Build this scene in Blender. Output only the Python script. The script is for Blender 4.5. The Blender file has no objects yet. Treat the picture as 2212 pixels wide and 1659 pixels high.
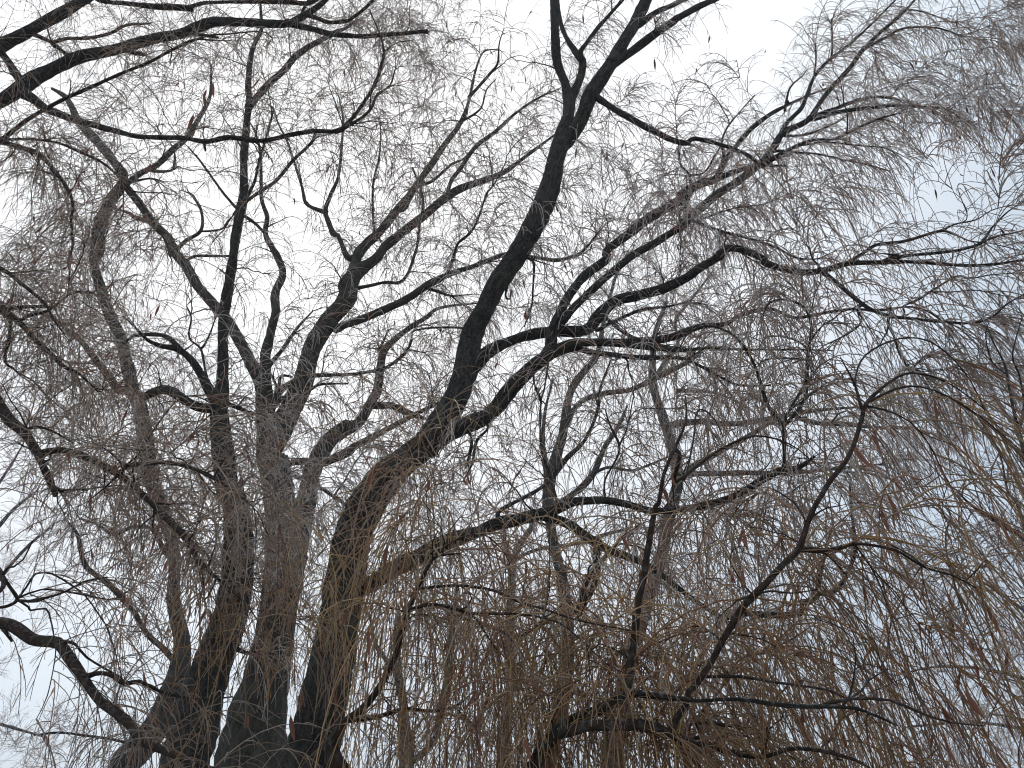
import bpy, math, random
import numpy as np
from mathutils import Vector

random.seed(7)
rng = np.random.default_rng(11)
SC = bpy.context.scene
COL = SC.collection

# ------------------------------------------------------------------ camera
PITCH = math.radians(28.0)
HFOV = math.radians(66.0)
CAM = np.array([0.0, 0.0, 1.6])
FP = 1106.0 / math.tan(HFOV / 2)          # focal length in units of a 2212 px wide picture
cd = bpy.data.cameras.new("camera")
co = bpy.data.objects.new("camera", cd)
COL.objects.link(co)
co.location = CAM
co.rotation_euler = (math.radians(90) + PITCH, 0, 0)
cd.sensor_width = 36.0
cd.lens = 18.0 / math.tan(HFOV / 2)
cd.clip_start = 0.05
cd.clip_end = 3000
SC.camera = co

# ------------------------------------------------------------------ sky, sun, exposure
SUN_EL, SUN_AZ = math.radians(46), math.radians(-19)        # azimuth measured from +Y towards +X
sund = (math.sin(SUN_AZ) * math.cos(SUN_EL), math.cos(SUN_AZ) * math.cos(SUN_EL), math.sin(SUN_EL))
W = bpy.data.worlds.new("World")
SC.world = W
W.use_nodes = True
nt = W.node_tree
for n in list(nt.nodes):
    nt.nodes.remove(n)
out = nt.nodes.new("ShaderNodeOutputWorld")
bg = nt.nodes.new("ShaderNodeBackground")
bg.inputs["Strength"].default_value = 0.115
sky = nt.nodes.new("ShaderNodeTexSky")
sky.sky_type = 'NISHITA'
sky.sun_disc = False
sky.sun_elevation = SUN_EL
sky.sun_rotation = SUN_AZ
tc = nt.nodes.new("ShaderNodeTexCoord")
dot = nt.nodes.new("ShaderNodeVectorMath"); dot.operation = 'DOT_PRODUCT'
dot.inputs[1].default_value = sund
mr = nt.nodes.new("ShaderNodeMapRange"); mr.interpolation_type = 'SMOOTHSTEP'
mr.inputs[1].default_value = 0.60; mr.inputs[2].default_value = 0.99
cl = nt.nodes.new("ShaderNodeMix"); cl.data_type = 'RGBA'
cl.inputs[6].default_value = (5.25, 6.25, 7.4, 1)            # cloud deck away from the sun
cl.inputs[7].default_value = (10.6, 10.7, 10.8, 1)         # cloud deck round the hidden sun
noi = nt.nodes.new("ShaderNodeTexNoise"); noi.inputs["Scale"].default_value = 2.2
noi.inputs["Detail"].default_value = 4
nm = nt.nodes.new("ShaderNodeMapRange")
nm.inputs[1].default_value = 0.3; nm.inputs[2].default_value = 0.7
nm.inputs[3].default_value = 0.93; nm.inputs[4].default_value = 1.05
mul = nt.nodes.new("ShaderNodeVectorMath"); mul.operation = 'SCALE'
mx = nt.nodes.new("ShaderNodeMix"); mx.data_type = 'RGBA'
mx.inputs[0].default_value = 0.94                           # overcast: little of the clear sky left
L = nt.links.new
L(tc.outputs["Generated"], dot.inputs[0]); L(dot.outputs["Value"], mr.inputs[0])
L(mr.outputs[0], cl.inputs[0]); L(tc.outputs["Generated"], noi.inputs["Vector"])
L(noi.outputs[0], nm.inputs[0]); L(cl.outputs[2], mul.inputs[0]); L(nm.outputs[0], mul.inputs["Scale"])
L(sky.outputs[0], mx.inputs[6]); L(mul.outputs[0], mx.inputs[7])
L(mx.outputs[2], bg.inputs["Color"]); L(bg.outputs[0], out.inputs["Surface"])

sd = bpy.data.lights.new("sun", 'SUN')
sd.energy = 0.6; sd.angle = math.radians(20); sd.color = (1, 0.97, 0.92)
so = bpy.data.objects.new("sun", sd); COL.objects.link(so)
so.rotation_euler = Vector(sund).to_track_quat('Z', 'Y').to_euler()
SC.view_settings.view_transform = 'Standard'
SC.view_settings.look = 'None'
SC.view_settings.exposure = 0.0
SC.view_settings.gamma = 1.0
SC.view_settings.use_curve_mapping = False
SC.cycles.max_bounces = 6
SC.cycles.diffuse_bounces = 3
SC.cycles.transmission_bounces = 3
SC.cycles.volume_bounces = 1
SC.cycles.use_denoising = True
SC.cycles.filter_width = 1.1

# ------------------------------------------------------------------ materials
def new_mat(name):
    m = bpy.data.materials.new(name); m.use_nodes = True
    n = m.node_tree; n.nodes.clear()
    return m, n, n.nodes.new, n.links.new

def bark_mat(name, dark, light, lichen, rime=0.25, sx=9.0, sy=2.2, bump=0.9, ice=(0.62, 0.64, 0.66)):
    """furrowed bark: uv in metres round / along the limb, lichen patches, rime on what faces up"""
    m, n, N, L = new_mat(name)
    o = N("ShaderNodeOutputMaterial"); p = N("ShaderNodeBsdfPrincipled")
    uv = N("ShaderNodeTexCoord"); mp = N("ShaderNodeMapping")
    mp.inputs["Scale"].default_value = (sx, sy, 1)
    vo = N("ShaderNodeTexNoise"); vo.inputs["Scale"].default_value = 2.4; vo.inputs["Detail"].default_value = 6
    vo.inputs["Roughness"].default_value = 0.65; vo.inputs["Distortion"].default_value = 0.6
    r1 = N("ShaderNodeMapRange"); r1.inputs[1].default_value = 0.42; r1.inputs[2].default_value = 0.68
    c1 = N("ShaderNodeMix"); c1.data_type = 'RGBA'
    c1.inputs[6].default_value = (*dark, 1); c1.inputs[7].default_value = (*light, 1)
    n2 = N("ShaderNodeTexNoise"); n2.inputs["Scale"].default_value = 3.5; n2.inputs["Detail"].default_value = 5
    r2 = N("ShaderNodeMapRange"); r2.inputs[1].default_value = 0.52; r2.inputs[2].default_value = 0.68
    r2.inputs[4].default_value = 0.55
    c2 = N("ShaderNodeMix"); c2.data_type = 'RGBA'; c2.inputs[7].default_value = (*lichen, 1)
    g = N("ShaderNodeNewGeometry"); sep = N("ShaderNodeSeparateXYZ")
    r3 = N("ShaderNodeMapRange"); r3.inputs[1].default_value = 0.35; r3.inputs[2].default_value = 0.95
    r3.inputs[3].default_value = 0.05; r3.inputs[4].default_value = rime
    n3 = N("ShaderNodeTexNoise"); n3.inputs["Scale"].default_value = 40; n3.inputs["Detail"].default_value = 3
    r4 = N("ShaderNodeMapRange"); r4.inputs[1].default_value = 0.52; r4.inputs[2].default_value = 0.62
    mu = N("ShaderNodeMath"); mu.operation = 'MULTIPLY'
    c3 = N("ShaderNodeMix"); c3.data_type = 'RGBA'; c3.inputs[7].default_value = (*ice, 1)
    b = N("ShaderNodeBump"); b.inputs["Strength"].default_value = bump; b.inputs["Distance"].default_value = 0.02
    L(uv.outputs["UV"], mp.inputs[0]); L(mp.outputs[0], vo.inputs["Vector"])
    L(vo.outputs[0], r1.inputs[0]); L(r1.outputs[0], c1.inputs[0])
    L(uv.outputs["Object"], n2.inputs["Vector"]); L(n2.outputs[0], r2.inputs[0]); L(r2.outputs[0], c2.inputs[0])
    L(c1.outputs[2], c2.inputs[6]); L(c2.outputs[2], c3.inputs[6])
    L(g.outputs["Normal"], sep.inputs[0]); L(sep.outputs[2], r3.inputs[0])
    L(uv.outputs["Object"], n3.inputs["Vector"]); L(n3.outputs[0], r4.inputs[0])
    L(r3.outputs[0], mu.inputs[0]); L(r4.outputs[0], mu.inputs[1]); L(mu.outputs[0], c3.inputs[0])
    L(c3.outputs[2], p.inputs["Base Color"]); L(vo.outputs[0], b.inputs["Height"]); L(b.outputs[0], p.inputs["Normal"])
    p.inputs["Roughness"].default_value = 0.85
    p.inputs["Specular IOR Level"].default_value = 0.2
    L(p.outputs[0], o.inputs["Surface"])
    return m

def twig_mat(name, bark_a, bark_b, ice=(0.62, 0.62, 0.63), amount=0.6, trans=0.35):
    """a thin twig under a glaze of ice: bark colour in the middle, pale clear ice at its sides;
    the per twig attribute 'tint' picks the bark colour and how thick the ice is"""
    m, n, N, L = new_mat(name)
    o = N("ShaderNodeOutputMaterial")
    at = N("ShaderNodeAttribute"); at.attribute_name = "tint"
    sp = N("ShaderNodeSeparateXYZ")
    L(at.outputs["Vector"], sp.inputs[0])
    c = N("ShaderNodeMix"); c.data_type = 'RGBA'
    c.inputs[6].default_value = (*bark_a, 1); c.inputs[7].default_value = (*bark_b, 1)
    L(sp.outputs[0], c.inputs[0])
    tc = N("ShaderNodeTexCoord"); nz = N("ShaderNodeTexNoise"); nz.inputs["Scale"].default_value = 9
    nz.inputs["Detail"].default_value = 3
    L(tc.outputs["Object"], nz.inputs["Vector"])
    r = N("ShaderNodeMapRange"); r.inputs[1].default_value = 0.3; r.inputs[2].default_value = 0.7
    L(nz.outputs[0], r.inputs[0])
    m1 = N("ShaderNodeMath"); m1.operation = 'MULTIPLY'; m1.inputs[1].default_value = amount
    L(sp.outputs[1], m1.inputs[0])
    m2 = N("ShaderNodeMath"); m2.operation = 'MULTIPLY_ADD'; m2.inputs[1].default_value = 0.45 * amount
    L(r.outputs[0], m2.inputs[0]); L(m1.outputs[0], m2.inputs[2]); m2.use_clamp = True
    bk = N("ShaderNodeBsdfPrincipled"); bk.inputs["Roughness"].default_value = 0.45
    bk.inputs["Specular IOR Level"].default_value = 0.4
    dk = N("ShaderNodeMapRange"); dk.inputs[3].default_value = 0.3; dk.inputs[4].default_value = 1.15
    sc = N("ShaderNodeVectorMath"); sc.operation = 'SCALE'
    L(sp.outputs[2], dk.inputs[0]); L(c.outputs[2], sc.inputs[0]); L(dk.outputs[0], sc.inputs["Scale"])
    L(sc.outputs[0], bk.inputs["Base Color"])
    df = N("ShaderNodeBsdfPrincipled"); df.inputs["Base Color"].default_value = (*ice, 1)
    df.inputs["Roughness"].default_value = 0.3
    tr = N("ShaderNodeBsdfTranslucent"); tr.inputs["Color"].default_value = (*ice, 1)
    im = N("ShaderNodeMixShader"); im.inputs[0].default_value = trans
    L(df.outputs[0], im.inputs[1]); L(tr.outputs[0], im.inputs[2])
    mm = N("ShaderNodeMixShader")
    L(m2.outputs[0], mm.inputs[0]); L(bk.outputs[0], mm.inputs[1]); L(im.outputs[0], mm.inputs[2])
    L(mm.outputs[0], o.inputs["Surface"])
    return m

def leaf_mat(name, ca, cb):
    m, n, N, L = new_mat(name)
    o = N("ShaderNodeOutputMaterial"); p = N("ShaderNodeBsdfPrincipled")
    tc = N("ShaderNodeTexCoord"); nz = N("ShaderNodeTexNoise"); nz.inputs["Scale"].default_value = 30
    oi = N("ShaderNodeObjectInfo")
    c = N("ShaderNodeMix"); c.data_type = 'RGBA'
    c.inputs[6].default_value = (*ca, 1); c.inputs[7].default_value = (*cb, 1)
    ad = N("ShaderNodeMath"); ad.operation = 'MULTIPLY_ADD'; ad.inputs[1].default_value = 0.5
    L(tc.outputs["Object"], nz.inputs["Vector"]); L(oi.outputs["Random"], ad.inputs[0]); L(nz.outputs[0], ad.inputs[2])
    sb = N("ShaderNodeMath"); sb.operation = 'SUBTRACT'; sb.inputs[1].default_value = 0.25; sb.use_clamp = True
    L(ad.outputs[0], sb.inputs[0]); L(sb.outputs[0], c.inputs[0]); L(c.outputs[2], p.inputs["Base Color"])
    p.inputs["Roughness"].default_value = 0.6
    t = N("ShaderNodeBsdfTranslucent"); L(c.outputs[2], t.inputs["Color"])
    ms = N("ShaderNodeMixShader"); ms.inputs[0].default_value = 0.3
    L(p.outputs[0], ms.inputs[1]); L(t.outputs[0], ms.inputs[2]); L(ms.outputs[0], o.inputs["Surface"])
    return m

def ground_mat():
    m, n, N, L = new_mat("winter_meadow")
    o = N("ShaderNodeOutputMaterial"); p = N("ShaderNodeBsdfPrincipled")
    tc = N("ShaderNodeTexCoord")
    a = N("ShaderNodeTexNoise"); a.inputs["Scale"].default_value = 0.6; a.inputs["Detail"].default_value = 8
    c = N("ShaderNodeValToRGB")
    c.color_ramp.elements[0].position = 0.35; c.color_ramp.elements[0].color = (0.16, 0.15, 0.12, 1)
    c.color_ramp.elements[1].position = 0.7; c.color_ramp.elements[1].color = (0.42, 0.42, 0.40, 1)
    L(tc.outputs["Object"], a.inputs["Vector"]); L(a.outputs[0], c.inputs[0]); L(c.outputs[0], p.inputs["Base Color"])
    p.inputs["Roughness"].default_value = 0.95
    L(p.outputs[0], o.inputs["Surface"])
    return m

M = {
    'bark_dark': bark_mat("bark_dark", (0.008, 0.0065, 0.0055), (0.062, 0.05, 0.041), (0.07, 0.072, 0.05), 0.35),
    'bark_olive': bark_mat("bark_olive", (0.035, 0.03, 0.024), (0.09, 0.08, 0.064), (0.11, 0.11, 0.075), 0.35),
    'bark_hazed': bark_mat("bark_hazed", (0.045, 0.04, 0.037), (0.10, 0.09, 0.082), (0.12, 0.12, 0.10), 0.3),  # bark of the farther trees, distance haze put into its paler grey
    'bark_red': bark_mat("bark_red", (0.022, 0.014, 0.011), (0.075, 0.042, 0.03), (0.05, 0.045, 0.03), 0.15, 14, 5, 0.5),
    'branch_dark': bark_mat("branch_dark", (0.022, 0.017, 0.015), (0.06, 0.048, 0.042), (0.08, 0.08, 0.065), 0.8, 20, 10, 0.5),
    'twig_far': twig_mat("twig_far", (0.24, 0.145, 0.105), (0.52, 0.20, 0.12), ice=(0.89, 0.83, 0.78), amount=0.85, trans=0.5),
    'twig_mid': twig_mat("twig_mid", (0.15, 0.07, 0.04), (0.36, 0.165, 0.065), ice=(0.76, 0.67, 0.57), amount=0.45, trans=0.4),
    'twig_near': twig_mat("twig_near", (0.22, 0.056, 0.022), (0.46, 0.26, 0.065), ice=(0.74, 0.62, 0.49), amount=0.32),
    'leaf': leaf_mat("withered_leaf", (0.13, 0.042, 0.024), (0.27, 0.10, 0.05)), 'leaf_dark': leaf_mat("withered_leaf_dark", (0.05, 0.032, 0.024), (0.12, 0.06, 0.045)), 'ground': ground_mat(),
}

# ------------------------------------------------------------------ picture <-> world
def rays(x, y):
    a = (np.asarray(x, float) - 1106.0) / FP
    b = (829.5 - np.asarray(y, float)) / FP
    cp, sp = math.cos(PITCH), math.sin(PITCH)
    return np.stack([a, cp - b * sp, sp + b * cp], -1)

def unproject(x, y, Y):
    r = rays(x, y)
    return CAM + r * (np.asarray(Y, float) / r[..., 1])[..., None]

def project(p):
    q = np.asarray(p) - CAM
    cp, sp = math.cos(PITCH), math.sin(PITCH)
    d = q[..., 1] * cp + q[..., 2] * sp
    u = -q[..., 1] * sp + q[..., 2] * cp
    d = np.where(np.abs(d) < 1e-3, 1e-3, d)
    return 1106 + FP * q[..., 0] / d, 829.5 - FP * u / d, d

# how thick the twigs hang in each 100 px cell of the photograph (0..9)
DENSITY = np.array([[int(c) for c in r.replace(" ", "")] for r in [
 "7666556786314443235556",
 "6655555566235543146667",
 "6654455565366444347787",
 "6653444555655677766636",
 "7764232466666787766312",
 "8874443566666777765545",
 "8873334556665666885454",
 "8975544566656668872456",
 "7886655567556668876887",
 "5887677676665567757886",
 "3788787687543567767886",
 "3688898688655677778886",
 "2367888688777777777776",
 "1257777788888888887787",
 "1246555678999999887788",
 "1344335567899888777788",
 "2455323467888888888899"]], float) / 9.0

def density(x, y):
    gx = np.clip(np.asarray(x) / 100.0 - 0.5, 0, 20.999); gy = np.clip(np.asarray(y) / 97.6 - 0.5, 0, 15.999)
    i = gx.astype(int); j = gy.astype(int); u = gx - i; v = gy - j
    D = DENSITY
    return (D[j, i] * (1 - u) * (1 - v) + D[j, i + 1] * u * (1 - v) + D[j + 1, i] * (1 - u) * v + D[j + 1, i + 1] * u * v)

# twig cover so far and wanted, per 48 px cell of the picture and a margin round it
CELL = 48.0
NCX, NCY = int(2212 / CELL) + 18, int(1659 / CELL) + 18
COVER = np.zeros((NCY, NCX))
_cx, _cy = np.meshgrid((np.arange(NCX) - 7.5) * CELL, (np.arange(NCY) - 7.5) * CELL)
TARGET = 3.3 * density(np.clip(_cx, 0, 2212), np.clip(_cy, 0, 1659)) ** 2 + 0.01

# ------------------------------------------------------------------ mesh building
def norm(v):
    return v / np.maximum(np.linalg.norm(v, axis=-1, keepdims=True), 1e-9)

def make_mesh(name, V, F, mat, uv=None, tint=None, smooth=True):
    """V (n,3), F (m,4) quads"""
    me = bpy.data.meshes.new(name)
    nV, nF = len(V), len(F)
    me.vertices.add(nV); me.loops.add(nF * 4); me.polygons.add(nF)
    me.vertices.foreach_set("co", np.ascontiguousarray(V, dtype=np.float32).ravel())
    me.loops.foreach_set("vertex_index", np.ascontiguousarray(F, dtype=np.int32).ravel())
    me.polygons.foreach_set("loop_start", np.arange(0, nF * 4, 4, dtype=np.int32))
    me.polygons.foreach_set("loop_total", np.full(nF, 4, dtype=np.int32))
    if smooth:
        me.polygons.foreach_set("use_smooth", np.ones(nF, dtype=bool))
    if uv is not None:
        l = me.uv_layers.new(name="UVMap")
        l.data.foreach_set("uv", np.ascontiguousarray(uv, dtype=np.float32).ravel())
    if tint is not None:
        a = me.attributes.new("tint", 'FLOAT_VECTOR', 'POINT')
        a.data.foreach_set("vector", np.ascontiguousarray(tint, dtype=np.float32).ravel())
    me.update(calc_edges=True)
    me.materials.append(mat)
    return me

def link(name, me, parent=None):
    o = bpy.data.objects.new(name, me); COL.objects.link(o)
    if parent is not None:
        o.parent = parent
    return o

def catmull(P, R, step):
    """resample a polyline (n,3) with radii (n,) to a smooth curve with points about step apart"""
    P = np.asarray(P, float); R = np.asarray(R, float)
    if len(P) < 3:
        n = max(2, int(np.linalg.norm(P[-1] - P[0]) / step))
        t = np.linspace(0, 1, n + 1)[:, None]
        return P[0] * (1 - t) + P[-1] * t, R[0] * (1 - t[:, 0]) + R[-1] * t[:, 0]
    E = np.vstack([2 * P[0] - P[1], P, 2 * P[-1] - P[-2]])
    oP, oR = [], []
    for i in range(len(P) - 1):
        p0, p1, p2, p3 = E[i:i + 4]
        n = max(2, int(np.linalg.norm(p2 - p1) / step))
        t = np.linspace(0, 1, n, endpoint=False)[:, None]
        oP.append(0.5 * ((2 * p1) + (p2 - p0) * t + (2 * p0 - 5 * p1 + 4 * p2 - p3) * t ** 2 + (3 * p1 - p0 - 3 * p2 + p3) * t ** 3))
        s = (t[:, 0] ** 2) * (3 - 2 * t[:, 0])
        oR.append(R[i] * (1 - s) + R[i + 1] * s)
    oP.append(P[-1:]); oR.append(R[-1:])
    return np.vstack(oP), np.concatenate(oR)

def limb_mesh(name, P, R, mat, sides, rough, base):
    """one bark covered limb with furrows and lumps, its end closed; coordinates relative to base"""
    n = len(P)
    T = norm(np.gradient(P, axis=0))
    N = np.zeros_like(P)
    ref = np.array([0, -1.0, 0.15])
    v = ref - T[0] * ref.dot(T[0]); N[0] = v / np.linalg.norm(v)
    for i in range(1, n):
        v = N[i - 1] - T[i] * N[i - 1].dot(T[i]); N[i] = v / np.linalg.norm(v)
    B = np.cross(T, N)
    a = np.linspace(0, 2 * math.pi, sides, endpoint=False)
    s = np.concatenate([[0], np.cumsum(np.linalg.norm(np.diff(P, axis=0), axis=1))])
    ph = rng.uniform(0, 6.28, 12)
    S, A = s[:, None], a[None, :]
    rm = max(np.mean(R), 1e-4)
    lump = 0.05 * np.sin(S / (2.6 * rm) + ph[0] + A) + 0.05 * np.sin(S / (4.1 * rm) + ph[1] - 2 * A) + 0.04 * np.sin(S / (1.5 * rm) + ph[2] + 2 * A)
    fur = 0
    if sides >= 20:
        k = sides // 3
        fur = 0.055 * np.sign(np.sin(k * A + 1.5 * np.sin(S * 5 + ph[3]) + ph[4])) * (0.6 + 0.4 * np.sin(S * 11 + 3 * A + ph[5]))
        fur = fur + rng.normal(0, 0.03, (n, sides))
    else:
        fur = rng.normal(0, 0.022, (n, sides))
    rad = R[:, None] * (1 + rough * (lump + fur))
    V = P[:, None, :] + rad[..., None] * (np.cos(A)[..., None] * N[:, None, :] + np.sin(A)[..., None] * B[:, None, :])
    V = np.concatenate([V, np.repeat((P[-1] + T[-1] * R[-1] * 0.5)[None, None, :], sides, 1)], 0)
    s2 = np.concatenate([s, [s[-1] + R[-1]]])
    i = np.arange(n)[:, None]; j = np.arange(sides)[None, :]; j2 = (j + 1) % sides
    F = np.stack([i * sides + j, i * sides + j2, (i + 1) * sides + j2, (i + 1) * sides + j], -1).reshape(-1, 4)
    circ = 2 * math.pi * rm
    u0 = np.broadcast_to(j / sides * circ, (n, sides)); u1 = np.broadcast_to((j + 1) / sides * circ, (n, sides))
    v0 = np.broadcast_to(s2[:-1, None], (n, sides)); v1 = np.broadcast_to(s2[1:, None], (n, sides))
    uv = np.stack([np.stack([u0, v0], -1), np.stack([u1, v0], -1), np.stack([u1, v1], -1), np.stack([u0, v1], -1)], 2)
    return make_mesh(name, V.reshape(-1, 3) - base, F, mat, uv.reshape(-1, 2))

def tubes(P, R, sides=3):
    """thin tubes for a batch of polylines P (m,k,3), R (m,k) -> V (m,k*sides,3), F for one tube"""
    m, k = R.shape
    T = norm(np.gradient(P, axis=1))
    ref = norm(rng.normal(size=(m, 1, 3)))
    N = norm(np.cross(T, np.broadcast_to(ref, T.shape)))
    B = np.cross(T, N)
    a = np.linspace(0, 2 * math.pi, sides, endpoint=False)
    V = P[:, :, None, :] + R[:, :, None, None] * (np.cos(a)[:, None] * N[:, :, None, :] + np.sin(a)[:, None] * B[:, :, None, :])
    i = np.arange(k - 1)[:, None]; j = np.arange(sides)[None, :]; j2 = (j + 1) % sides
    F = np.stack([i * sides + j, i * sides + j2, (i + 1) * sides + j2, (i + 1) * sides + j], -1).reshape(-1, 4)
    return V.reshape(m, k * sides, 3), F

# ------------------------------------------------------------------ traced limbs
OX = {'A': (0, 0), 'B': (730, 0), 'C': (1460, 0), 'D': (0, 548.6), 'E': (730, 548.6), 'F': (1460, 548.6),
      'G': (0, 1092.7), 'H': (730, 1092.7), 'I': (1460, 1092.7)}

def parse(s):
    out, reg, w = [], 'P', 10.0
    for tk in s.split():
        if tk in OX or tk == 'P':
            reg = tk; continue
        q = [float(v) for v in tk.split(',')]
        if len(q) > 2:
            w = q[2] * (1 if reg == 'P' else 0.3414)
        x, y = (q[0], q[1]) if reg == 'P' else (OX[reg][0] + q[0] * 0.3414, OX[reg][1] + q[1] * 0.3414)
        out.append((x, y, w))
    return np.array(out)

class Tree:
    def __init__(self, name, label, Y, xbase, bark, branch):
        self.Y = Y
        self.base = np.array([unproject(xbase, 1659, Y)[0], Y, 0.0])
        e = bpy.data.objects.new(name, None); COL.objects.link(e)
        e.location = self.base; e.empty_display_size = 0.5
        e['label'] = label; e['category'] = 'tree'; e['group'] = 'bare willow trees of the grove'
        self.root = e; self.bark = bark; self.branch = branch
        self.P, self.D, self.R, self.O = [], [], [], []   # skeleton points: position, direction, radius
        self.tw_P, self.tw_kind = [], []              # twig axes for hanging leaves on
        self.leaves = []

    def add(self, P, R, name, mat, big=False, rough=1.0, fine=1.0):
        rm = float(np.mean(R))
        sides = 36 if big else (20 if rm > 0.05 else (10 if rm > 0.02 else 6))
        step = max(rm * 0.6, 0.05) if not big else max(rm * 0.3, 0.04)
        Q, r = catmull(P, R, step)
        me = limb_mesh(name, Q, r, mat, sides, rough, self.base)
        o = link(name, me, self.root)
        D = norm(np.gradient(Q, axis=0))
        k = max(1, int(0.08 / step))
        self.P.append(Q[::k]); self.D.append(D[::k]); self.R.append(r[::k]); self.O += [o] * len(Q[::k])
        return o

    def skel(self):
        return np.vstack(self.P), np.vstack(self.D), np.concatenate(self.R)

    def limb(self, s, Y0=None, Y1=None, name='branch', mat=None, ground=False, rough=1.0, snap=True):
        q = parse(s)
        seg = np.concatenate([[0], np.cumsum(np.hypot(np.diff(q[:, 0]), np.diff(q[:, 1])))])
        t = seg / max(seg[-1], 1e-6)
        Y0s = Y0 is None
        if Y0 is None:
            S, _, RS = self.skel()
            px, py, pd = project(S)
            d = np.hypot(px - q[0, 0], py - q[0, 1]) - 0.5 * RS * FP / pd
            b = int(np.argmin(d)); Y0 = S[b, 1]
            if snap and d[b] < 30:
                q = np.vstack([[px[b], py[b], q[0, 2]], q]); t = np.concatenate([[0], 0.02 + 0.98 * t])
        if Y1 is None:
            Y1 = Y0 + random.uniform(-0.9, 0.9) * min(1.0, seg[-1] / 500)
        Y = Y0 + (Y1 - Y0) * t + 0.02 * self.Y * np.sin(t * 5 + random.uniform(0, 6)) * t * (1 - t) * 4
        P = unproject(q[:, 0], q[:, 1], Y)
        d = project(P)[2]
        R = 0.5 * q[:, 2] * d / FP
        if Y0s and name == 'branch':
            R[0] *= 1.3; R[1] *= 1.12               # the collar where it leaves its parent
        if not snap and self.P:
            S, D_, RS = self.skel()
            dist = np.linalg.norm(S - P[0], axis=1) * (1.3 - 0.3 * np.sum(D_ * norm(P[0] - S), 1)) + 2.0 * np.maximum(0, R[0] * 0.7 - RS)
            b = int(np.argmin(dist)); g_ = np.linalg.norm(S[b] - P[0])
            if g_ > 0.02:
                m_ = S[b] * 0.5 + P[0] * 0.5 + D_[b] * g_ * 0.12
                P = np.vstack([S[b], m_, P]); R = np.concatenate([[min(R[0] * 1.15, RS[b])], [R[0] * 1.05], R])
        if ground:
            b = P[0].copy(); f = (P[0] - P[1]) * np.array([1, 1, 0]) / max(P[1, 2] - P[0, 2], 0.2) * 0.35
            b = b + f * b[2]; b[2] = -0.15; b[1] = P[0, 1]
            mid = P[0] * 0.45 + b * 0.55
            P = np.vstack([b, mid, P]); R = np.concatenate([[R[0] * 1.45], [R[0] * 1.12], R])
        big = name == 'trunk'
        return self.add(P, R, name, mat or (self.bark if (big or R.mean() > 0.03) else self.branch), big, rough)

    # thin branches that fill the crown, grown from the limbs already there
    def fill(self, blobs, n, sigY, r0, r1, maxlen, seed, lift=0.15, sag=0.1, mat=None, keep=250, gap=0.12, wig=0.05):
        g = np.random.default_rng(seed)
        S, D, R = self.skel()
        T = []
        wts = np.array([b[4] if len(b) > 4 else 1.0 for b in blobs]); wts /= wts.sum()
        px, py, pd = project(S)
        tries = 0
        while len(T) < n and tries < n * 30:
            tries += 1
            b = blobs[g.choice(len(blobs), p=wts)]
            a, rr = g.uniform(0, 6.283), math.sqrt(g.uniform())
            x, y = b[0] + b[2] * rr * math.cos(a), b[1] + b[3] * rr * math.sin(a)
            if -150 < x < 2360 and -150 < y < 1800 and g.uniform() > density(x, y) * 1.1 - 0.03:
                continue
            k = int(np.argmin(np.hypot(px - x, py - y)))
            Y = S[k, 1] + g.normal() * sigY
            p = unproject(x, y, max(Y, 1.8))
            T.append(p)
        if not T:
            return
        T = np.array(T)
        dmin = np.array([np.min(np.linalg.norm(S - t, axis=1)) for t in T])
        done = []
        nS = []
        for i in np.argsort(dmin):
            t = T[i]
            dv = t - S; dist = np.linalg.norm(dv, axis=1)
            cosv = np.sum(dv * D, 1) / np.maximum(dist, 1e-6)
            cost = dist * (1 + 0.7 * (1 - cosv)) + 0.25 * np.maximum(0, R - 3 * r0)
            k = int(np.argmin(cost))
            if dist[k] > maxlen or dist[k] < gap:
                continue
            p0 = S[k]; dvk = dv[k]; ln = dist[k]
            rs = min(r0, R[k] * 0.75) * g.uniform(0.75, 1.1)
            t0 = norm(D[k] * 0.8 + dvk / ln * 0.7 + np.array([0, 0, lift]) + g.normal(size=3) * 0.12) * ln
            t1 = norm(dvk / ln - np.array([0, 0, sag]) + g.normal(size=3) * 0.25) * ln
            m = max(5, int(ln / 0.09) + 1)
            u = np.linspace(0, 1, m)[:, None]
            C = (2 * u**3 - 3 * u**2 + 1) * p0 + (u**3 - 2 * u**2 + u) * t0 + (-2 * u**3 + 3 * u**2) * t + (u**3 - u**2) * t1
            w = np.cumsum(g.normal(size=(m, 3)), 0); w -= w[0] + (w[-1] - w[0]) * u
            C = C + w * wig * ln / math.sqrt(m)
            rr = rs + (min(r1, rs * 0.8) - rs) * u[:, 0] ** 0.8
            done.append((C, rr))
            S = np.vstack([S, C[1:]]); D = np.vstack([D, norm(np.gradient(C, axis=0))[1:]]); R = np.concatenate([R, rr[1:]])
        k0 = len(self.skel()[0])
        self.P.append(S[k0:]); self.D.append(D[k0:]); self.R.append(R[k0:])
        own = [None] * len(done)
        size = [len(c) * r[0] / project(c[len(c) // 2])[2] for c, r in done]
        order = np.argsort(size)[::-1]
        rest = []
        for rank, i in enumerate(order):
            C, rr = done[i]
            V, F = tubes(C[None], rr[None], 5)
            if rank < keep:
                V = V[0] - self.base
                own[i] = link('branchlet', make_mesh('branchlet', V, F, mat or self.branch), self.root)
            else:
                rest.append((V[0], F))
        if rest:
            self.merge('branchlet_tangle', rest, mat or self.branch)
        for i, (C, _) in enumerate(done):
            self.O += [own[i] or self.root] * (len(C) - 1)

    def merge(self, name, items, mat, tint=None):
        off = 0; FF = []; VV = []
        for V, F in items:
            FF.append(F + off); VV.append(V); off += len(V)
        me = make_mesh(name, np.vstack(VV) - self.base, np.vstack(FF), mat, tint=tint)
        o = link(name, me, self.root); o['kind'] = 'stuff'
        return o

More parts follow.
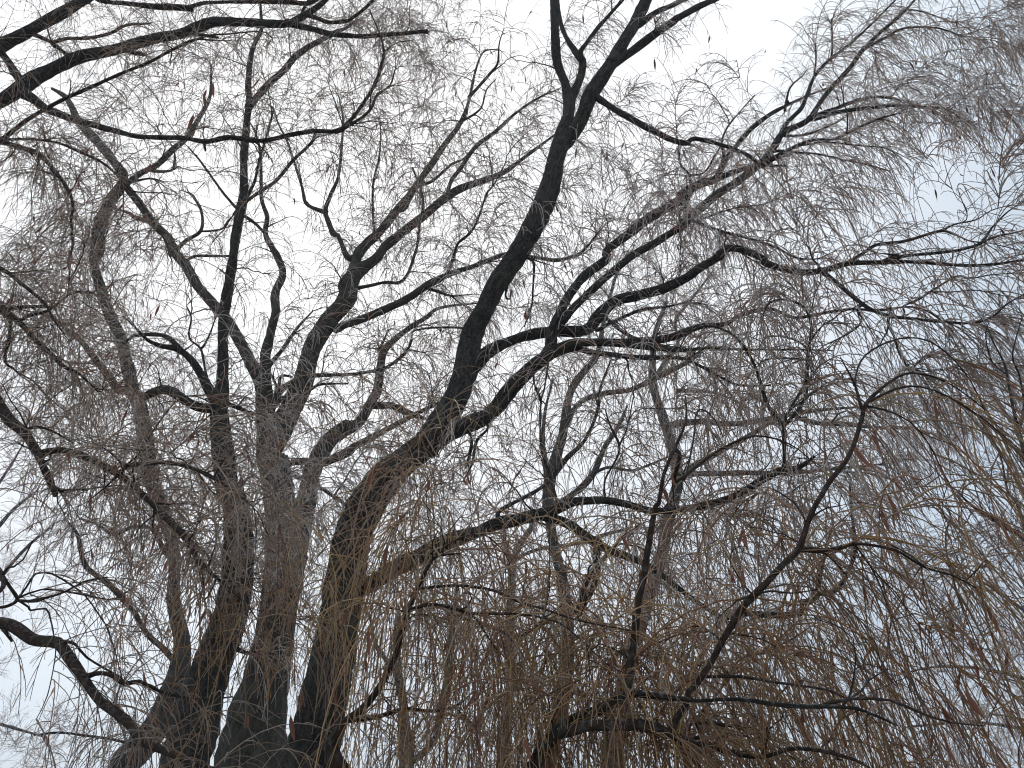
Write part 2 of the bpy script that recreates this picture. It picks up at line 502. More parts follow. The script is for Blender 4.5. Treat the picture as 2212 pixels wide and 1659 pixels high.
    # twigs: arcs that leave a branch, bend over and hang, with a few side twigs each
    def twigs(self, n, seed, mat, length, r, droop, drift=(0, 0, 0), sides=4, sidelen=0.45, thick=3, maxr=0.03, blobs=None,
              lim=1.0, K=8, keep=300, wig=0.25, up=0.25, along=0.6, gapcut=0.3, dens=True, mind=2.5):
        g = np.random.default_rng(seed)
        S, D, R = self.skel()
        px, py, pd = project(S)
        ok = (R < maxr) & (px > -260) & (px < 2470) & (py > -320) & (py < 1900) & (pd > 0.5)
        if blobs is not None:
            inb = np.zeros(len(S), bool)
            for b in blobs:
                inb |= ((px - b[0]) / b[2]) ** 2 + ((py - b[1]) / b[3]) ** 2 < 1
            ok &= inb
        idx = np.where(ok)[0]
        if len(idx) == 0:
            return
        k = g.choice(idx, n)
        j = norm(g.normal(size=(n, 3))); dft = np.array(drift)[None] * g.uniform(0.25, 1.4, (n, 1))
        d = norm(along * D[k] + 0.75 * j + np.array([0, 0, up]))
        ln = length[0] + (length[1] - length[0]) * g.beta(1.6, 2.2, n)
        P = np.zeros((n, K, 3)); P[:, 0] = S[k]
        st = ln / (K - 1)
        nz = g.normal(size=(n, 3)); dr = droop * g.uniform(0.6, 1.4, n)
        DD = np.zeros((n, K, 3)); DD[:, 0] = d
        for i in range(1, K):
            nz = 0.6 * nz + 0.8 * g.normal(size=(n, 3))
            d = norm(d + np.array([0, 0, -1.0]) * dr[:, None] * (1.8 / K) * (0.7 + 0.6 * i / K) + dft * (4.0 / K) + wig * nz * (1.6 / K))
            P[:, i] = P[:, i - 1] + d * st[:, None]; DD[:, i] = d
        # keep by how thick the photograph is there
        ex, ey, _ = project(P[:, -1])
        keepm = project(P)[2].min(1) > mind
        if dens:
            keepm &= ~((density(ex, ey) < gapcut) & (g.uniform(size=n) < 0.8))
            area = ln * (1 + sides * sidelen * 0.6) * 2 * r * 0.8
            qx, qy, qd = project(P[:, 1::2])
            ci = np.clip((qx / CELL).astype(int) + 8, 0, NCX - 1); cj = np.clip((qy / CELL).astype(int) + 8, 0, NCY - 1)
            add = (area[:, None] * (FP / qd) ** 2) / (CELL * CELL) / qx.shape[1]
            for q in range(n):
                if not keepm[q]:
                    continue
                c_, t_ = COVER[cj[q], ci[q]], TARGET[cj[q], ci[q]] * lim
                if np.mean(c_ / t_) > 1 or np.max(c_ / t_) > 1.7:
                    keepm[q] = False
                else:
                    np.add.at(COVER, (cj[q], ci[q]), add[q])
        P, DD, ln, k, dft = P[keepm], DD[keepm], ln[keepm], k[keepm], dft[keepm]; n = len(P)
        if n == 0:
            return
        rb = r * g.uniform(0.75, 1.25, n)
        tt = np.linspace(0, 1, K)
        RR = rb[:, None] * (1.15 - 0.55 * tt)[None]
        # side twigs
        K2 = 5
        sP = np.zeros((n, sides, K2, 3)); sR = np.zeros((n, sides, K2))
        for s_ in range(sides):
            f = (s_ + g.uniform(0.25, 0.95, n)) / sides * 0.85 * (K - 1)
            i0 = np.minimum(f.astype(int), K - 2); w = (f - i0)[:, None]
            ar = np.arange(n)
            p = P[ar, i0] * (1 - w) + P[ar, i0 + 1] * w
            dm = DD[ar, i0]
            d = norm(dm * 0.7 + 0.75 * norm(g.normal(size=(n, 3))) + np.array([0, 0, up * 0.5]))
            sl = ln * sidelen * g.uniform(0.35, 1.15, n) * (1 - 0.45 * f / (K - 1))
            sP[:, s_, 0] = p
            for i in range(1, K2):
                d = norm(d + np.array([0, 0, -1.0]) * droop * (1.3 / K2) + dft * (3.0 / K2) + wig * g.normal(size=(n, 3)) * (1.5 / K2))
                sP[:, s_, i] = sP[:, s_, i - 1] + d * (sl / (K2 - 1))[:, None]
            sR[:, s_] = rb[:, None] * (0.85 - 0.35 * np.linspace(0, 1, K2))[None]
        V1, F1 = tubes(P, RR, thick)
        V2, F2 = tubes(sP.reshape(n * sides, K2, 3), sR.reshape(n * sides, K2), 3)
        V2 = V2.reshape(n, sides * K2 * 3, 3)
        V = np.concatenate([V1, V2], 1)
        F = np.concatenate([F1] + [F2 + V1.shape[1] + q * K2 * 3 for q in range(sides)], 0)
        nv = V.shape[1]
        tint = np.stack([g.uniform(size=n), g.uniform(0.0, 1.0, n) ** 1.3, g.uniform(size=n)], -1)
        cx, cy, cdp = project(P[:, K // 2])
        inf = (cx > -20) & (cx < 2232) & (cy > -20) & (cy < 1680)
        size = ln * rb / cdp ** 2 * inf
        order = np.argsort(size)[::-1]
        ind, rest = order[:keep], order[keep:]
        for i in ind:
            link('twig', make_mesh('twig', V[i] - self.base, F, M[mat], tint=np.repeat(tint[i][None], nv, 0)), self.O[k[i]])
        if len(rest):
            VV = V[rest].reshape(-1, 3)
            FF = (F[None] + (np.arange(len(rest)) * nv)[:, None, None]).reshape(-1, 4)
            o = link('twig_tangle', make_mesh('twig_tangle', VV - self.base, FF, M[mat], tint=np.repeat(tint[rest], nv, 0)), self.root)
            o['kind'] = 'stuff'
        self.tw_P.append(P.reshape(-1, 3))
        STAT[0] += n; STAT[1] += n * len(F) * 2

    def leaf(self, x, y, size_px, tilt=0.0, pool=None):
        A = np.vstack(self.tw_P)
        if not hasattr(self, 'tp') or self.tp[0] != len(A):
            self.tp = (len(A), project(A))
        px, py, pd = self.tp[1]
        d = np.hypot(px - x, py - y) + 10.0 * np.abs(pd - self.leafdepth)
        i = int(np.argmin(d))
        if math.hypot(px[i] - x, py[i] - y) > 40:
            return
        p = A[i]
        s = size_px * 1.35 * pd[i] / FP / 0.09
        o = link('leaf', random.choice(pool or LEAF), self.root)
        o.location = p - self.base
        o.scale = (s * random.uniform(0.8, 1.2), s, s)
        o.rotation_euler = (random.uniform(-0.35, 0.35), random.uniform(-0.4, 0.4) + tilt, random.uniform(-0.7, 0.7))

STAT = [0, 0]

def leaf_mesh(curl, twist, mat='leaf'):
    """a withered willow leaf hanging down from the origin, folded along its midrib, 9 cm long"""
    prof = [(0, 0.0006), (0.008, 0.0008), (0.02, 0.0055), (0.035, 0.008), (0.05, 0.0085), (0.065, 0.0065), (0.08, 0.003), (0.09, 0.0003)]
    V, F = [], []
    for s, w in prof:
        a = twist * s / 0.09
        cx, sx = math.cos(a), math.sin(a)
        y = curl * (s / 0.09) ** 2 * 0.03
        for e, f in ((-1, 0.45), (0, 0), (1, 0.45)):
            u, v = e * w * 0.78, f * w * 0.78
            V.append((u * cx - v * sx, y + u * sx + v * cx, -s + 0.002 * math.sin(40 * s) * e))
    for i in range(len(prof) - 1):
        for j in range(2):
            F.append((i * 3 + j, i * 3 + j + 1, i * 3 + j + 4, i * 3 + j + 3))
    return make_mesh('leaf', np.array(V), np.array(F), M[mat])

LEAF = [leaf_mesh(random.uniform(-1.2, 1.2), random.uniform(-1.6, 1.6)) for _ in range(10)]
LEAF_DARK = [leaf_mesh(random.uniform(-1.2, 1.2), random.uniform(-1.6, 1.6), 'leaf_dark') for _ in range(6)]

# ------------------------------------------------------------------ ground
me = bpy.data.meshes.new("ground")
n_ = 60
gx = np.linspace(-1, 1, n_); gx = np.sign(gx) * np.abs(gx) ** 3 * 1200
X, Yg = np.meshgrid(gx, gx)
Z = 0.05 * np.sin(X * 0.3) * np.cos(Yg * 0.23)
Vg = np.stack([X, Yg, Z], -1).reshape(-1, 3)
i = np.arange(n_ - 1)[:, None] * n_ + np.arange(n_ - 1)[None]
Fg = np.stack([i, i + 1, i + n_ + 1, i + n_], -1).reshape(-1, 4)
o = link("ground", make_mesh("ground", Vg, Fg, M['ground']))
o['label'] = 'frosted winter grass under the bare willows'; o['kind'] = 'structure'
# ------------------------------------------------------------------ willow with the black forked limb (centre)
t4 = Tree('willow_tree', 'nearest dark willow whose thick black limb forks up to the right across the centre', 9.0, 660, M['bark_dark'], M['branch_dark'])
t4.limb("P 662,1659,108 680,1600,102 700,1500,95 720,1400,90 738,1298,86 755,1195,80 775,1127,78 E 280,1450,225 430,1310,190 600,1170,165", 9.0, 8.8, 'trunk', ground=True)
t4.limb("E 560,1200,150 660,1060,165 750,900,152 815,720,145 850,500,140 920,360,130 1000,200,130 1120,30,132 B 1180,1540,135 1260,1390,140 1335,1200,125 1380,1000,112 1430,850,110 1455,760,95", None, 9.4)
t4.limb("B 1430,860,90 1455,740,75 1455,640,72 1435,520,50 1390,400,55 1372,200,52 1375,0,62 1378,-160,50", None, 9.2)
t4.limb("B 1455,760,60 1480,620,58 1530,500,50 1548,400,46 1520,350,44 1440,230,30 1400,100,26 1390,0,22 1380,-90,16", None, 9.8)
t4.limb("B 1545,390,40 1535,330,34 1560,290,28 1650,170,25 1730,80,22 1800,0,20 1850,-80,14", None, 9.0)
t4.limb("B 1430,900,90 1500,820,90 1560,700,95 1600,600,96 1680,480,86 1740,380,76 1810,260,72 1880,150,76 1950,0,76 2010,-140,60", None, 9.0)
t4.limb("B 1730,410,60 1850,330,50 2000,220,50 2130,130,46 C 0,120,45 150,40,40 280,-20,30 420,-110,22", None, 8.6)
t4.limb("B 1900,160,40 2000,85,34 2100,40,32 2203,-10,30 2330,-60,20", None, 9.3)
t4.limb("B 1620,600,44 1700,660,40 1850,750,40 2000,830,40 2100,880,38 2203,905,32 C 120,878,28 300,920,25 450,980,24 540,1040,18 700,1050,14", None, 8.4)
t4.limb("E 590,1180,130 800,1085,112 950,1020,100 1030,940,92 1120,820,98 1250,700,88 1340,640,80 1400,600,68 1500,562,55 1700,560,48 1900,580,48 2100,602,38 F 0,612,26 200,600,20 500,605,14 800,605,10 1000,612,7", None, 8.0)
t4.limb("E 1300,670,75 1345,590,70 1352,500,70 1400,400,66 1450,280,60 1550,150,56 1700,30,52 B 1700,1590,52 1850,1470,58 2000,1360,60 2203,1250,60 C 30,1250,60 90,1195,58 170,1160,50 250,1130,45 310,1020,34 400,900,30 500,795,30 620,710,24 800,620,16 950,560,9", None, 10.4)
t4.limb("C 240,1135,40 380,1085,34 500,1045,24 600,1020,14 760,960,10", None, None)
t4.limb("E 1420,430,48 1500,330,46 1640,200,50 1750,100,50 1880,0,46 B 2000,1540,48 2203,1415,50 C 30,1420,52 100,1365,54 250,1240,54 400,1140,50 540,1030,46 620,930,45 680,840,42 840,755,36 940,610,30 1100,430,30 1180,320,28 1300,200,22 1420,100,17 1510,0,14 1570,-80,8", None, 10.0)
t4.limb("C 650,880,30 700,780,28 790,690,27 830,600,24 880,480,20 980,370,18 1100,280,16 1250,140,13 1390,0,10", None, None)
t4.limb("C 1190,310,22 1340,230,16 1440,180,13 1640,175,10 1820,230,7", None, None)
t4.limb("C 1300,200,16 1420,90,16 1440,60,12 1560,75,9 1750,140,6", None, None)
t4.limb("C 850,745,30 1000,690,25 1200,620,18 1350,620,14 1500,650,9", None, None)
t4.limb("C 860,755,30 1050,705,26 1250,680,22 1400,668,18 1560,675,14 1720,695,10 1820,770,7", None, None)
t4.limb("C 560,1040,30 690,960,26 850,890,20 1000,880,17 1150,810,17 1290,750,13 1420,715,8", None, None)
t4.limb("C 560,985,20 640,955,18 780,965,14 900,975,12 1050,1010,10 1200,1040,9 1350,1080,6", None, None)
t4.limb("C 790,920,12 950,900,10 1150,920,9 1330,940,7 1480,1010,5", None, None)
t4.limb("C 690,860,16 830,850,15 960,800,12 1060,750,8 1200,640,5", None, None)
t4.limb("C 700,640,14 690,700,16 720,560,12 800,480,9 830,440,6", None, None, snap=False)
t4.limb("C 870,500,13 885,400,11 885,280,8", None, None)
t4.limb("C 985,370,13 990,240,10 983,120,9", None, None)
t4.limb("C 120,1400,18 300,1465,18 500,1520,17 640,1570,15 760,1630,14 880,1640,10 960,1610,7", None, None)
t4.limb("C 20,1440,20 30,1330,16 90,1310,12", None, None)
t4.limb("C 130,1400,12 360,1320,10 560,1290,8 700,1230,5", None, None)
t4.limb("C 260,1130,22 300,1000,18 290,900,14 330,800,12 420,690,9 500,600,6", None, None)
t4.limb("C 60,1200,20 90,1190,16 85,1110,16 30,1040,15 20,960,12", None, None)
t4.limb("C 85,1110,14 180,1090,12 250,980,12 300,890,9", None, None)
t4.limb("E 860,700,100 940,630,85 1000,590,72 1100,545,64 1230,510,70 1400,490,66 1570,480,70 1640,405,80 1750,300,72 1900,262,62 2050,222,60 2203,150,60 F 150,90,55 290,10,50 C 250,1625,48 310,1580,45 370,1570,44 450,1592,42 560,1640,42 F 560,52,42 700,100,42 830,116,40 950,98,38 1090,60,32 1250,55,28 1400,50,25 1500,50,22 1800,72,20 2000,66,17 2203,40,14 2330,30,9", None, 7.2)
t4.limb("F 920,105,32 1050,210,28 1200,330,26 1340,390,22 1500,410,20 1700,430,18 1880,436,16 2000,400,14 2090,320,11 2203,255,8", None, 7.0)
t4.limb("F 1330,52,22 1420,15,20 C 1270,1600,6", None, None)
t4.limb("F 1300,55,24 1400,5,24 C 1400,1622,22 1650,1600,21 1800,1580,20 1925,1540,20 1980,1470,16 2010,1430,12 2100,1340,10 2203,1270,8", None, 7.3)
t4.limb("F 1060,70,22 C 1180,1605,22 1270,1550,22 1450,1525,21 1600,1480,20 1690,1460,18 1780,1490,12 1860,1525,9 1990,1540,7 2203,1590,5", None, 7.5)
t4.limb("C 1690,1460,14 1760,1420,11 1900,1390,9 2000,1330,7 2150,1290,5", None, None)
t4.limb("C 1920,1545,16 2020,1500,12 2203,1460,9", None, None)
t4.limb("F 1440,330,10 1530,290,14 1640,220,14 1780,140,12 1860,155,10 2010,130,9 2203,120,7", None, None, snap=False)
t4.limb("F 1600,240,10 1750,240,9 1900,230,8 2100,270,6", None, None)
t4.limb("F 1345,395,20 1345,450,18 1380,520,16 1410,620,15 1460,705,13 1500,722,11 1560,660,9 1620,620,6", None, None)
t4.limb("F 1150,360,14 1175,400,13 1160,450,12 1080,510,11 940,578,8", None, None)
t4.limb("E 1690,560,44 1800,555,45 1950,550,50 2100,530,52 2203,490,50 F 150,460,36 320,440,30 400,390,26 550,350,28 620,352,20 740,402,22 830,395,20 960,370,18 1100,350,18 1300,355,16 1450,335,12 1550,345,10 1650,400,9 1750,490,6", None, 7.6)
t4.limb("E 1350,640,44 1500,600,40 1620,625,36 1760,640,34 1900,655,36 2100,655,28 2203,665,24 F 100,680,20 250,760,18 400,830,15 600,832,9", None, 7.8)
t4.limb("E 1690,400,24 1800,490,24 1900,540,22 2050,580,20 2203,600,16", None, None)
t4.limb("E 1640,480,26 1720,440,24 1850,380,20 1950,350,18 2100,330,14 F 60,310,10 200,320,7", None, None)
t4.limb("E 1260,700,16 1330,640,16 1310,830,12 1285,935,13 1280,1100,14 1290,1250,18 1340,1400,20 1385,1560,18", None, None)
t4.limb("E 1285,940,12 1240,810,12 1235,700,8", None, None)
t4.limb("E 1210,30,14 1240,60,16 1235,200,14 1225,330,12 1180,460,8", None, None, snap=False)
t4.limb("E 840,1150,16 845,1220,22 830,1280,20 820,1340,14", None, None)
t4.limb("E 950,1100,14 880,1180,22 860,1270,22 850,1330,14 790,1440,7", None, None)
t4.limb("E 1100,60,40 1060,260,14 1085,285,12", None, None)
t4.limb("E 860,500,14 800,470,16 640,465,14 500,480,12 470,500,8", None, None)
# low arching limb to the right
t4.limb("H 60,560,110 200,500,105 350,405,104 500,330,100 640,250,98 800,190,90 900,160,78 1000,112,80 1150,85,78 1330,40,70 E 1480,1570,62 1600,1560,50 1700,1560,46 1850,1590,46 1950,1620,42 2100,1625,40 2203,1610,40 F 150,1600,44 300,1560,46 430,1500,46 560,1420,50 660,1370,48 780,1350,30 880,1280,14", 9.0, 6.8)
t4.limb("F 680,1375,36 688,1300,24 684,1200,26 680,1085,28", None, 6.6)
t4.limb("F 680,1085,24 600,990,26 560,900,24 540,830,22 500,710,20 440,600,19 370,520,18 280,470,16 180,455,14 80,500,11 20,600,7", None, 6.2)
t4.limb("F 685,1075,22 710,1000,16 740,950,15 800,860,14 826,780,14", None, 6.5)
t4.limb("F 690,1080,24 770,990,24 825,880,22 830,700,24 840,600,20 855,510,18 850,410,18 800,330,17 720,293,15 630,292,14 575,330,12 550,410,9 560,480,6", None, 6.2)
t4.limb("F 830,600,16 800,570,14 740,540,12 650,520,10 560,530,8", None, None)
t4.limb("F 825,665,10 700,660,9 560,670,8 510,720,6", None, None)
t4.limb("H 1300,60,60 1450,110,62 1550,180,62 1700,270,52 1850,330,46 2000,400,40 2203,560,30 I 200,650,22 300,720,34 400,790,14", None, 7.6)
t4.limb("E 1010,1640,26 1100,1580,25 1200,1530,24 1310,1460,24 1390,1370,35 1450,1290,36 1560,1180,22 1640,1000,19 1660,850,16 1700,740,13 1740,640,8", None, 9.4)
t4.limb("E 1690,1550,14 1690,1430,14 1760,1300,14 1780,1210,16 1720,1080,13 1690,980,9", None, None)
t4.limb("E 1780,1210,13 1830,1100,11 1870,900,7", None, None)
t4.limb("H 1540,640,42 1450,680,38 1300,740,32 1140,830,24 1000,780,20 700,680,22", 8.0, 8.4, snap=False)
t4.limb("H 1530,650,40 1570,480,42 1630,390,36 1720,290,28 1800,200,20 1900,130,14", None, 7.8)
t4.limb("I 450,680,36 600,692,42 780,682,46 815,620,42 885,575,42 905,480,28 925,390,24 960,230,20 980,170,12", 7.2, 7.0, snap=False)
t4.limb("I 880,555,40 1000,540,30 1060,480,32 1110,370,26 1135,260,24 1120,100,20 1110,0,16 F 1100,1450,12", None, 7.3)

# ------------------------------------------------------------------ olive barked willow left of it
t3 = Tree('willow_tree', 'olive barked willow left of centre spreading into three upright limbs', 12.0, 545, M['bark_olive'], M['branch_dark'])
t3.limb("P 545,1659,148 556,1560,125 575,1480,100 590,1400,84 603,1300,74 612,1200,68 608,1120,66 598,1050,64 590,990,62", 12.0, 12.0, 'trunk', ground=True)
t3.limb("P 600,1040,52 D 1700,1280,150 1780,1100,140 1850,950,130 1920,800,122 1960,650,118 2000,550,116 2080,420,112 2203,270,112 E 60,210,115 120,120,90 240,30,58 290,-40,52 B 320,1540,62 420,1460,58 540,1370,52 680,1250,50 780,1190,46 900,1150,40 1050,1090,32 1200,980,22 1390,840,12", None, 12.6)
t3.limb("E 80,170,80 110,60,62 B 130,1600,62 180,1545,60 260,1470,55 350,1360,50 440,1250,45 520,1140,40 590,1040,40 680,910,35 780,770,28 830,630,19 870,450,14 920,330,11 1010,310,7", None, 13.2)
t3.limb("B 390,1330,28 430,1310,28 500,1180,24 590,1150,20 720,1040,16 800,1000,12 910,880,8", None, None)
t3.limb("B 690,1240,26 720,1140,25 780,1060,26 870,930,28 1000,830,25 1120,720,18 1250,630,13 1400,560,8", None, None)
t3.limb("B 835,610,20 950,480,18 1010,400,15 1020,280,9 1050,180,5", None, None)
t3.limb("B 780,770,16 900,690,12 940,570,9 1000,500,6", None, None)
t3.limb("B 60,1630,30 0,1490,24 A 2110,1480,36 2060,1340,32 2090,1240,24 2140,1120,20 2160,950,18 2170,750,14 2150,640,8", None, None, snap=False)
t3.limb("A 2050,1340,28 1940,1290,22 1910,1180,18 1860,1020,16 1820,900,14 1760,780,12 1730,690,14 1700,660,8", None, None)
t3.limb("B 230,1480,14 220,1300,16 225,1150,15 260,1000,13 270,850,10 265,740,6", None, None)
t3.limb("E 60,230,24 180,205,22 300,180,20 390,180,21 445,120,20 480,20,19 B 500,1560,18 520,1400,18 540,1300,18 520,1180,17 470,1060,10", None, None)
t3.limb("D 2130,470,60 E 30,455,50 150,412,46 300,350,46 440,282,50 580,190,46 700,130,36 850,80,30 950,40,30 1060,8,28 1250,22,24 1380,40,26 1500,10,20 B 1560,1580,16 1680,1430,9", None, 11.0)
t3.limb("E 560,215,20 640,240,20 720,265,14 850,255,8", None, None)
t3.limb("E 690,125,20 730,20,17 B 760,1540,17 830,1480,18 880,1400,13 940,1230,14 980,1160,11 960,1000,8", None, None)
t3.limb("D 1960,770,26 2203,762,20 E 170,750,19 300,720,22 400,650,20 450,590,18 470,540,13", None, 11.4)
t3.limb("D 1690,1250,110 1680,1100,110 1672,950,100 1650,820,86 1570,660,72 1500,520,66 1440,420,66 1350,320,66 1250,200,62 1180,80,58 1110,0,56 A 1060,1500,55 960,1400,55 870,1270,46 800,1180,44 760,1090,50 690,980,58 600,880,55 540,820,50 490,760,46 455,680,42 410,610,30 330,560,18", None, 13.4)
t3.limb("A 960,1400,30 860,1380,26 820,1350,20 700,1310,12", None, None)
t3.limb("A 1120,1580,24 1180,1520,26 1270,1460,20 1275,1340,18 1220,1240,18 1190,1220,12", None, None)
t3.limb("A 1270,1465,12 1400,1450,13 1440,1400,10 1500,1340,6", None, None)
t3.limb("A 1180,1650,16 1240,1620,18 1350,1620,18 1450,1620,16", None, None)
t3.limb("D 1680,900,80 1682,780,64 1680,650,64 1710,500,56 1745,370,52 1740,250,50 1790,130,46 1760,30,42 A 1720,1560,38 1680,1480,32 1690,1370,28 1655,1250,23 1650,1000,18 1620,850,12 1560,740,8", None, 12.4)
t3.limb("D 1690,720,32 1790,600,26 1880,470,20 1980,360,9", None, None)
t3.limb("D 1665,740,20 1620,690,18 1570,620,11", None, None)
t3.limb("D 1700,1010,64 1740,910,48 1790,850,38 1850,810,34 1900,775,30", None, 11.8)
t3.limb("D 1770,860,24 1772,790,20 1800,768,18 1850,780,14", None, None)
t3.limb("D 1760,860,18 1730,790,16 1705,740,9", None, None)
t3.limb("D 1700,1010,34 1760,930,40 1850,905,34 1960,860,20 2030,825,18 2203,820,12", None, 13.0)
t3.limb("P 606,1360,40 628,1250,52 644,1160,50 D 1930,1600,120 1970,1400,118 2020,1280,112 2100,1160,102 2203,1090,92 E 60,1100,80 140,1060,60 220,920,60 250,860,58 270,700,54 290,620,48 340,560,42 450,470,32 560,400,26 650,340,18 900,310,9", None, 14.5)
t3.limb("D 1770,1345,40 1860,1320,36 1960,1310,40 2050,1320,55 2203,1250,55 E 100,1220,46 200,1170,42 400,1060,34 640,940,20", None, 11.2)
t3.limb("E 240,960,44 340,960,42 450,1010,40 550,1040,22", None, None)
t3.limb("D 1790,1385,18 1900,1420,22 2010,1470,24 2120,1540,24 2203,1600,20", None, 10.6)
t3.limb("E 250,600,16 270,590,18 320,480,10", None, None, snap=False)

# ------------------------------------------------------------------ trunk with furrowed bark at the lower left
t2 = Tree('willow_tree', 'dark furrowed trunk at lower left rising into one long straight upright stem', 10.0, 395, M['bark_dark'], M['branch_dark'])
t2.limb("P 395,1659,96 G 1210,1500,275 1250,1350,262 1290,1200,240 1350,1000,228 1425,800,215 1480,600,195 1505,300,180 1490,0,160 D 1440,1500,150 1420,1300,140 1400,1150,125 1392,1000,105", 10.0, 10.3, 'trunk', ground=True)
t2.limb("D 1395,1080,92 1398,960,88 1404,850,76 1412,700,66 1410,500,66 1430,300,66 1460,120,60 1480,0,56 A 1488,1510,60 1512,1380,60 1540,1250,56 1542,1100,50 1550,900,46 1565,750,42 1575,650,42 1572,550,36 1580,400,34 1610,280,29 1655,180,22 1650,60,15 1645,-80,9", None, 10.8)
t2.limb("A 1580,670,40 1620,620,42 1700,530,40 1800,440,38 1890,340,38 2020,260,32 2110,210,28 2203,170,16 B 120,120,10", None, 11.6)
t2.limb("A 1550,1280,20 1620,1230,22 1750,1140,22 1850,1020,20 1980,890,18 2000,810,10", None, None)
t2.limb("A 1555,1270,18 1610,1150,18 1640,1020,16 1690,850,14 1730,700,12", None, None)
t2.limb("A 1500,1320,18 1420,1230,16 1340,1120,14 1260,1010,13 1190,930,8", None, None)
t2.limb("A 1550,1370,20 1610,1410,18 1670,1470,18", None, None)
t2.limb("D 1375,960,66 1330,870,62 1270,760,52 1200,660,46 1120,600,40 1010,580,30 930,540,18 860,470,12 790,400,8", None, 9.6)
t2.limb("D 1150,620,34 1080,540,32 1000,510,27 900,512,23 840,522,21 790,565,12", None, None)
t2.limb("D 1370,980,54 1250,965,58 1160,920,60 1090,875,60 1030,858,60 960,880,55 890,915,46", None, 10.4)
t2.limb("D 1340,900,18 1300,740,16 1270,600,15 1210,550,13 1195,500,12 1210,400,11 1180,330,8", None, None)
t2.limb("D 1290,580,14 1330,500,12 1365,400,8", None, None)
t2.limb("D 1420,940,30 1500,970,28 1570,1000,20 1650,1020,12", None, None)
t2.limb("G 1520,915,30 1560,930,20 1650,925,14 1780,940,10", None, None)

# ------------------------------------------------------------------ grey leaning trunk further back
t1 = Tree('willow_tree', 'grey willow furthest left whose trunk leans to the right behind the furrowed trunk', 13.5, 268, M['bark_hazed'], M['branch_dark'])
t1.limb("P 268,1659,60 300,1620,60 342,1565,54 372,1500,50 388,1440,42 392,1380,34 G 1100,600,80 1105,400,72 1080,200,72 D 1000,1560,84 950,1400,92 930,1250,96 910,1100,92 880,960,90 830,830,78 810,700,72", 13.5, 13.2, 'trunk', ground=True)
t1.limb("D 812,740,70 770,550,70 700,400,66 650,250,62 600,100,62 600,0,62 A 622,1600,72 625,1450,72 680,1310,68 745,1210,62 810,1155,40 900,1090,32 1000,1040,34 1090,950,34 1180,870,34 1270,730,28 1330,600,20 1335,420,10", None, 12.6)
t1.limb("A 740,1210,50 790,1120,46 760,1060,40 700,985,20", None, None)
t1.limb("A 960,1080,20 1080,1080,16 1105,1020,16 1105,950,9", None, None)
t1.limb("A 830,1150,16 950,1130,12 1040,1150,7", None, None)
t1.limb("P 382,1450,14 G 1160,1060,40 1050,920,36 940,820,34 850,680,32 780,590,36 680,490,36 550,390,32 510,280,28 490,180,22 410,80,12", None, 12.0)
t1.limb("G 760,570,16 700,595,10 560,570,8 400,540,6", None, None)
t1.limb("G 700,1300,14 900,1520,18 850,1510,22 700,1475,17 550,1455,16 380,1435,15 215,1450,12", 13.2, 12.6, snap=False)
t1.limb("D 840,860,60 760,860,50 680,770,44 600,660,40 500,540,30 400,460,20 300,380,10", None, None)
t1.limb("G 1050,300,30 960,150,22 850,130,24 720,180,22 620,120,18 500,80,12", None, None)

# ------------------------------------------------------------------ near willow standing outside the left edge
nl = Tree('willow_tree', 'near willow reaching in from the left edge with long dark horizontal limbs overhead', 6.6, -520, M['bark_dark'], M['bark_red'])
nl.limb("P -520,1659,170 -480,1300,150 -430,1000,140 -370,700,130 -300,400,110 -230,240,90 -150,120,70 -80,0,50", 6.6, 7.0, 'trunk', ground=True)
nl.limb("P -300,420,60 -180,300,44 A -250,440,100 0,290,82 100,240,76 250,160,70 400,80,70 500,20,60 570,-20,52 700,-120,40", 6.8, 7.4)
nl.limb("P -330,520,60 -150,330,50 A -200,730,110 0,640,85 100,580,90 200,510,90 330,440,76 500,360,70 650,330,70 750,310,66 850,280,64 1000,240,64 1150,210,62 1250,170,64 1350,140,56 1500,140,50 1700,150,50 1830,145,48 1900,112,44 2000,50,34 2060,0,30 2140,-80,20", 6.8, 7.2)
nl.limb("A 1820,148,40 1950,178,36 2100,215,34 2203,225,32 B 150,230,28 350,216,25 480,206,24 530,200,24 568,202,28", None, 6.9)
nl.limb("A 1950,95,28 2020,120,26 2080,142,24 2203,132,23 B 60,135,22 110,100,21 200,25,20 240,-30,16", None, 7.0)
nl.limb("A 790,310,30 850,335,24 912,346,22", None, None)
nl.limb("A 1160,215,26 1280,222,22 1382,238,16", None, None)
nl.limb("P -150,140,30 0,-60,26 180,-30,18 A 620,0,26 800,22,28 1000,42,36 1100,46,36 1215,55,38", 7.0, 7.4)
nl.limb("A 1200,45,24 1300,18,22 1500,12,22 1800,12,30 1950,20,28 2050,-30,18", None, 7.3)
nl.limb("A 1900,110,20 1930,40,18 1975,-30,16", None, None)
nl.limb("A 150,560,54 120,500,52 60,400,46 0,325,42 -80,230,34", None, 6.6)
nl.limb("A 120,570,70 200,620,66 280,680,52 420,740,46 550,780,42 700,820,36 850,860,30 980,870,29 1150,872,30 1300,895,30 1450,870,30 1600,890,30 1700,885,26 1850,850,28 2000,830,28 2120,830,28 2203,792,26 B 30,810,25 80,760,23 170,640,22 240,520,21 272,420,20 290,330,15 270,230,11 200,60,7", None, 6.4)
nl.limb("B 0,832,24 110,770,20 200,700,18 250,600,16 330,540,12 362,440,8", None, None)
nl.limb("A 1290,890,18 1300,955,12", None, None)
nl.limb("P -320,640,40 -150,450,30 A -200,980,60 0,890,30 80,830,26 200,740,25 380,640,23 600,540,20 780,460,20 950,390,18 1100,310,16 1230,250,15 1350,255,10 1500,260,6", 6.2, 5.2, mat=M['bark_red'])
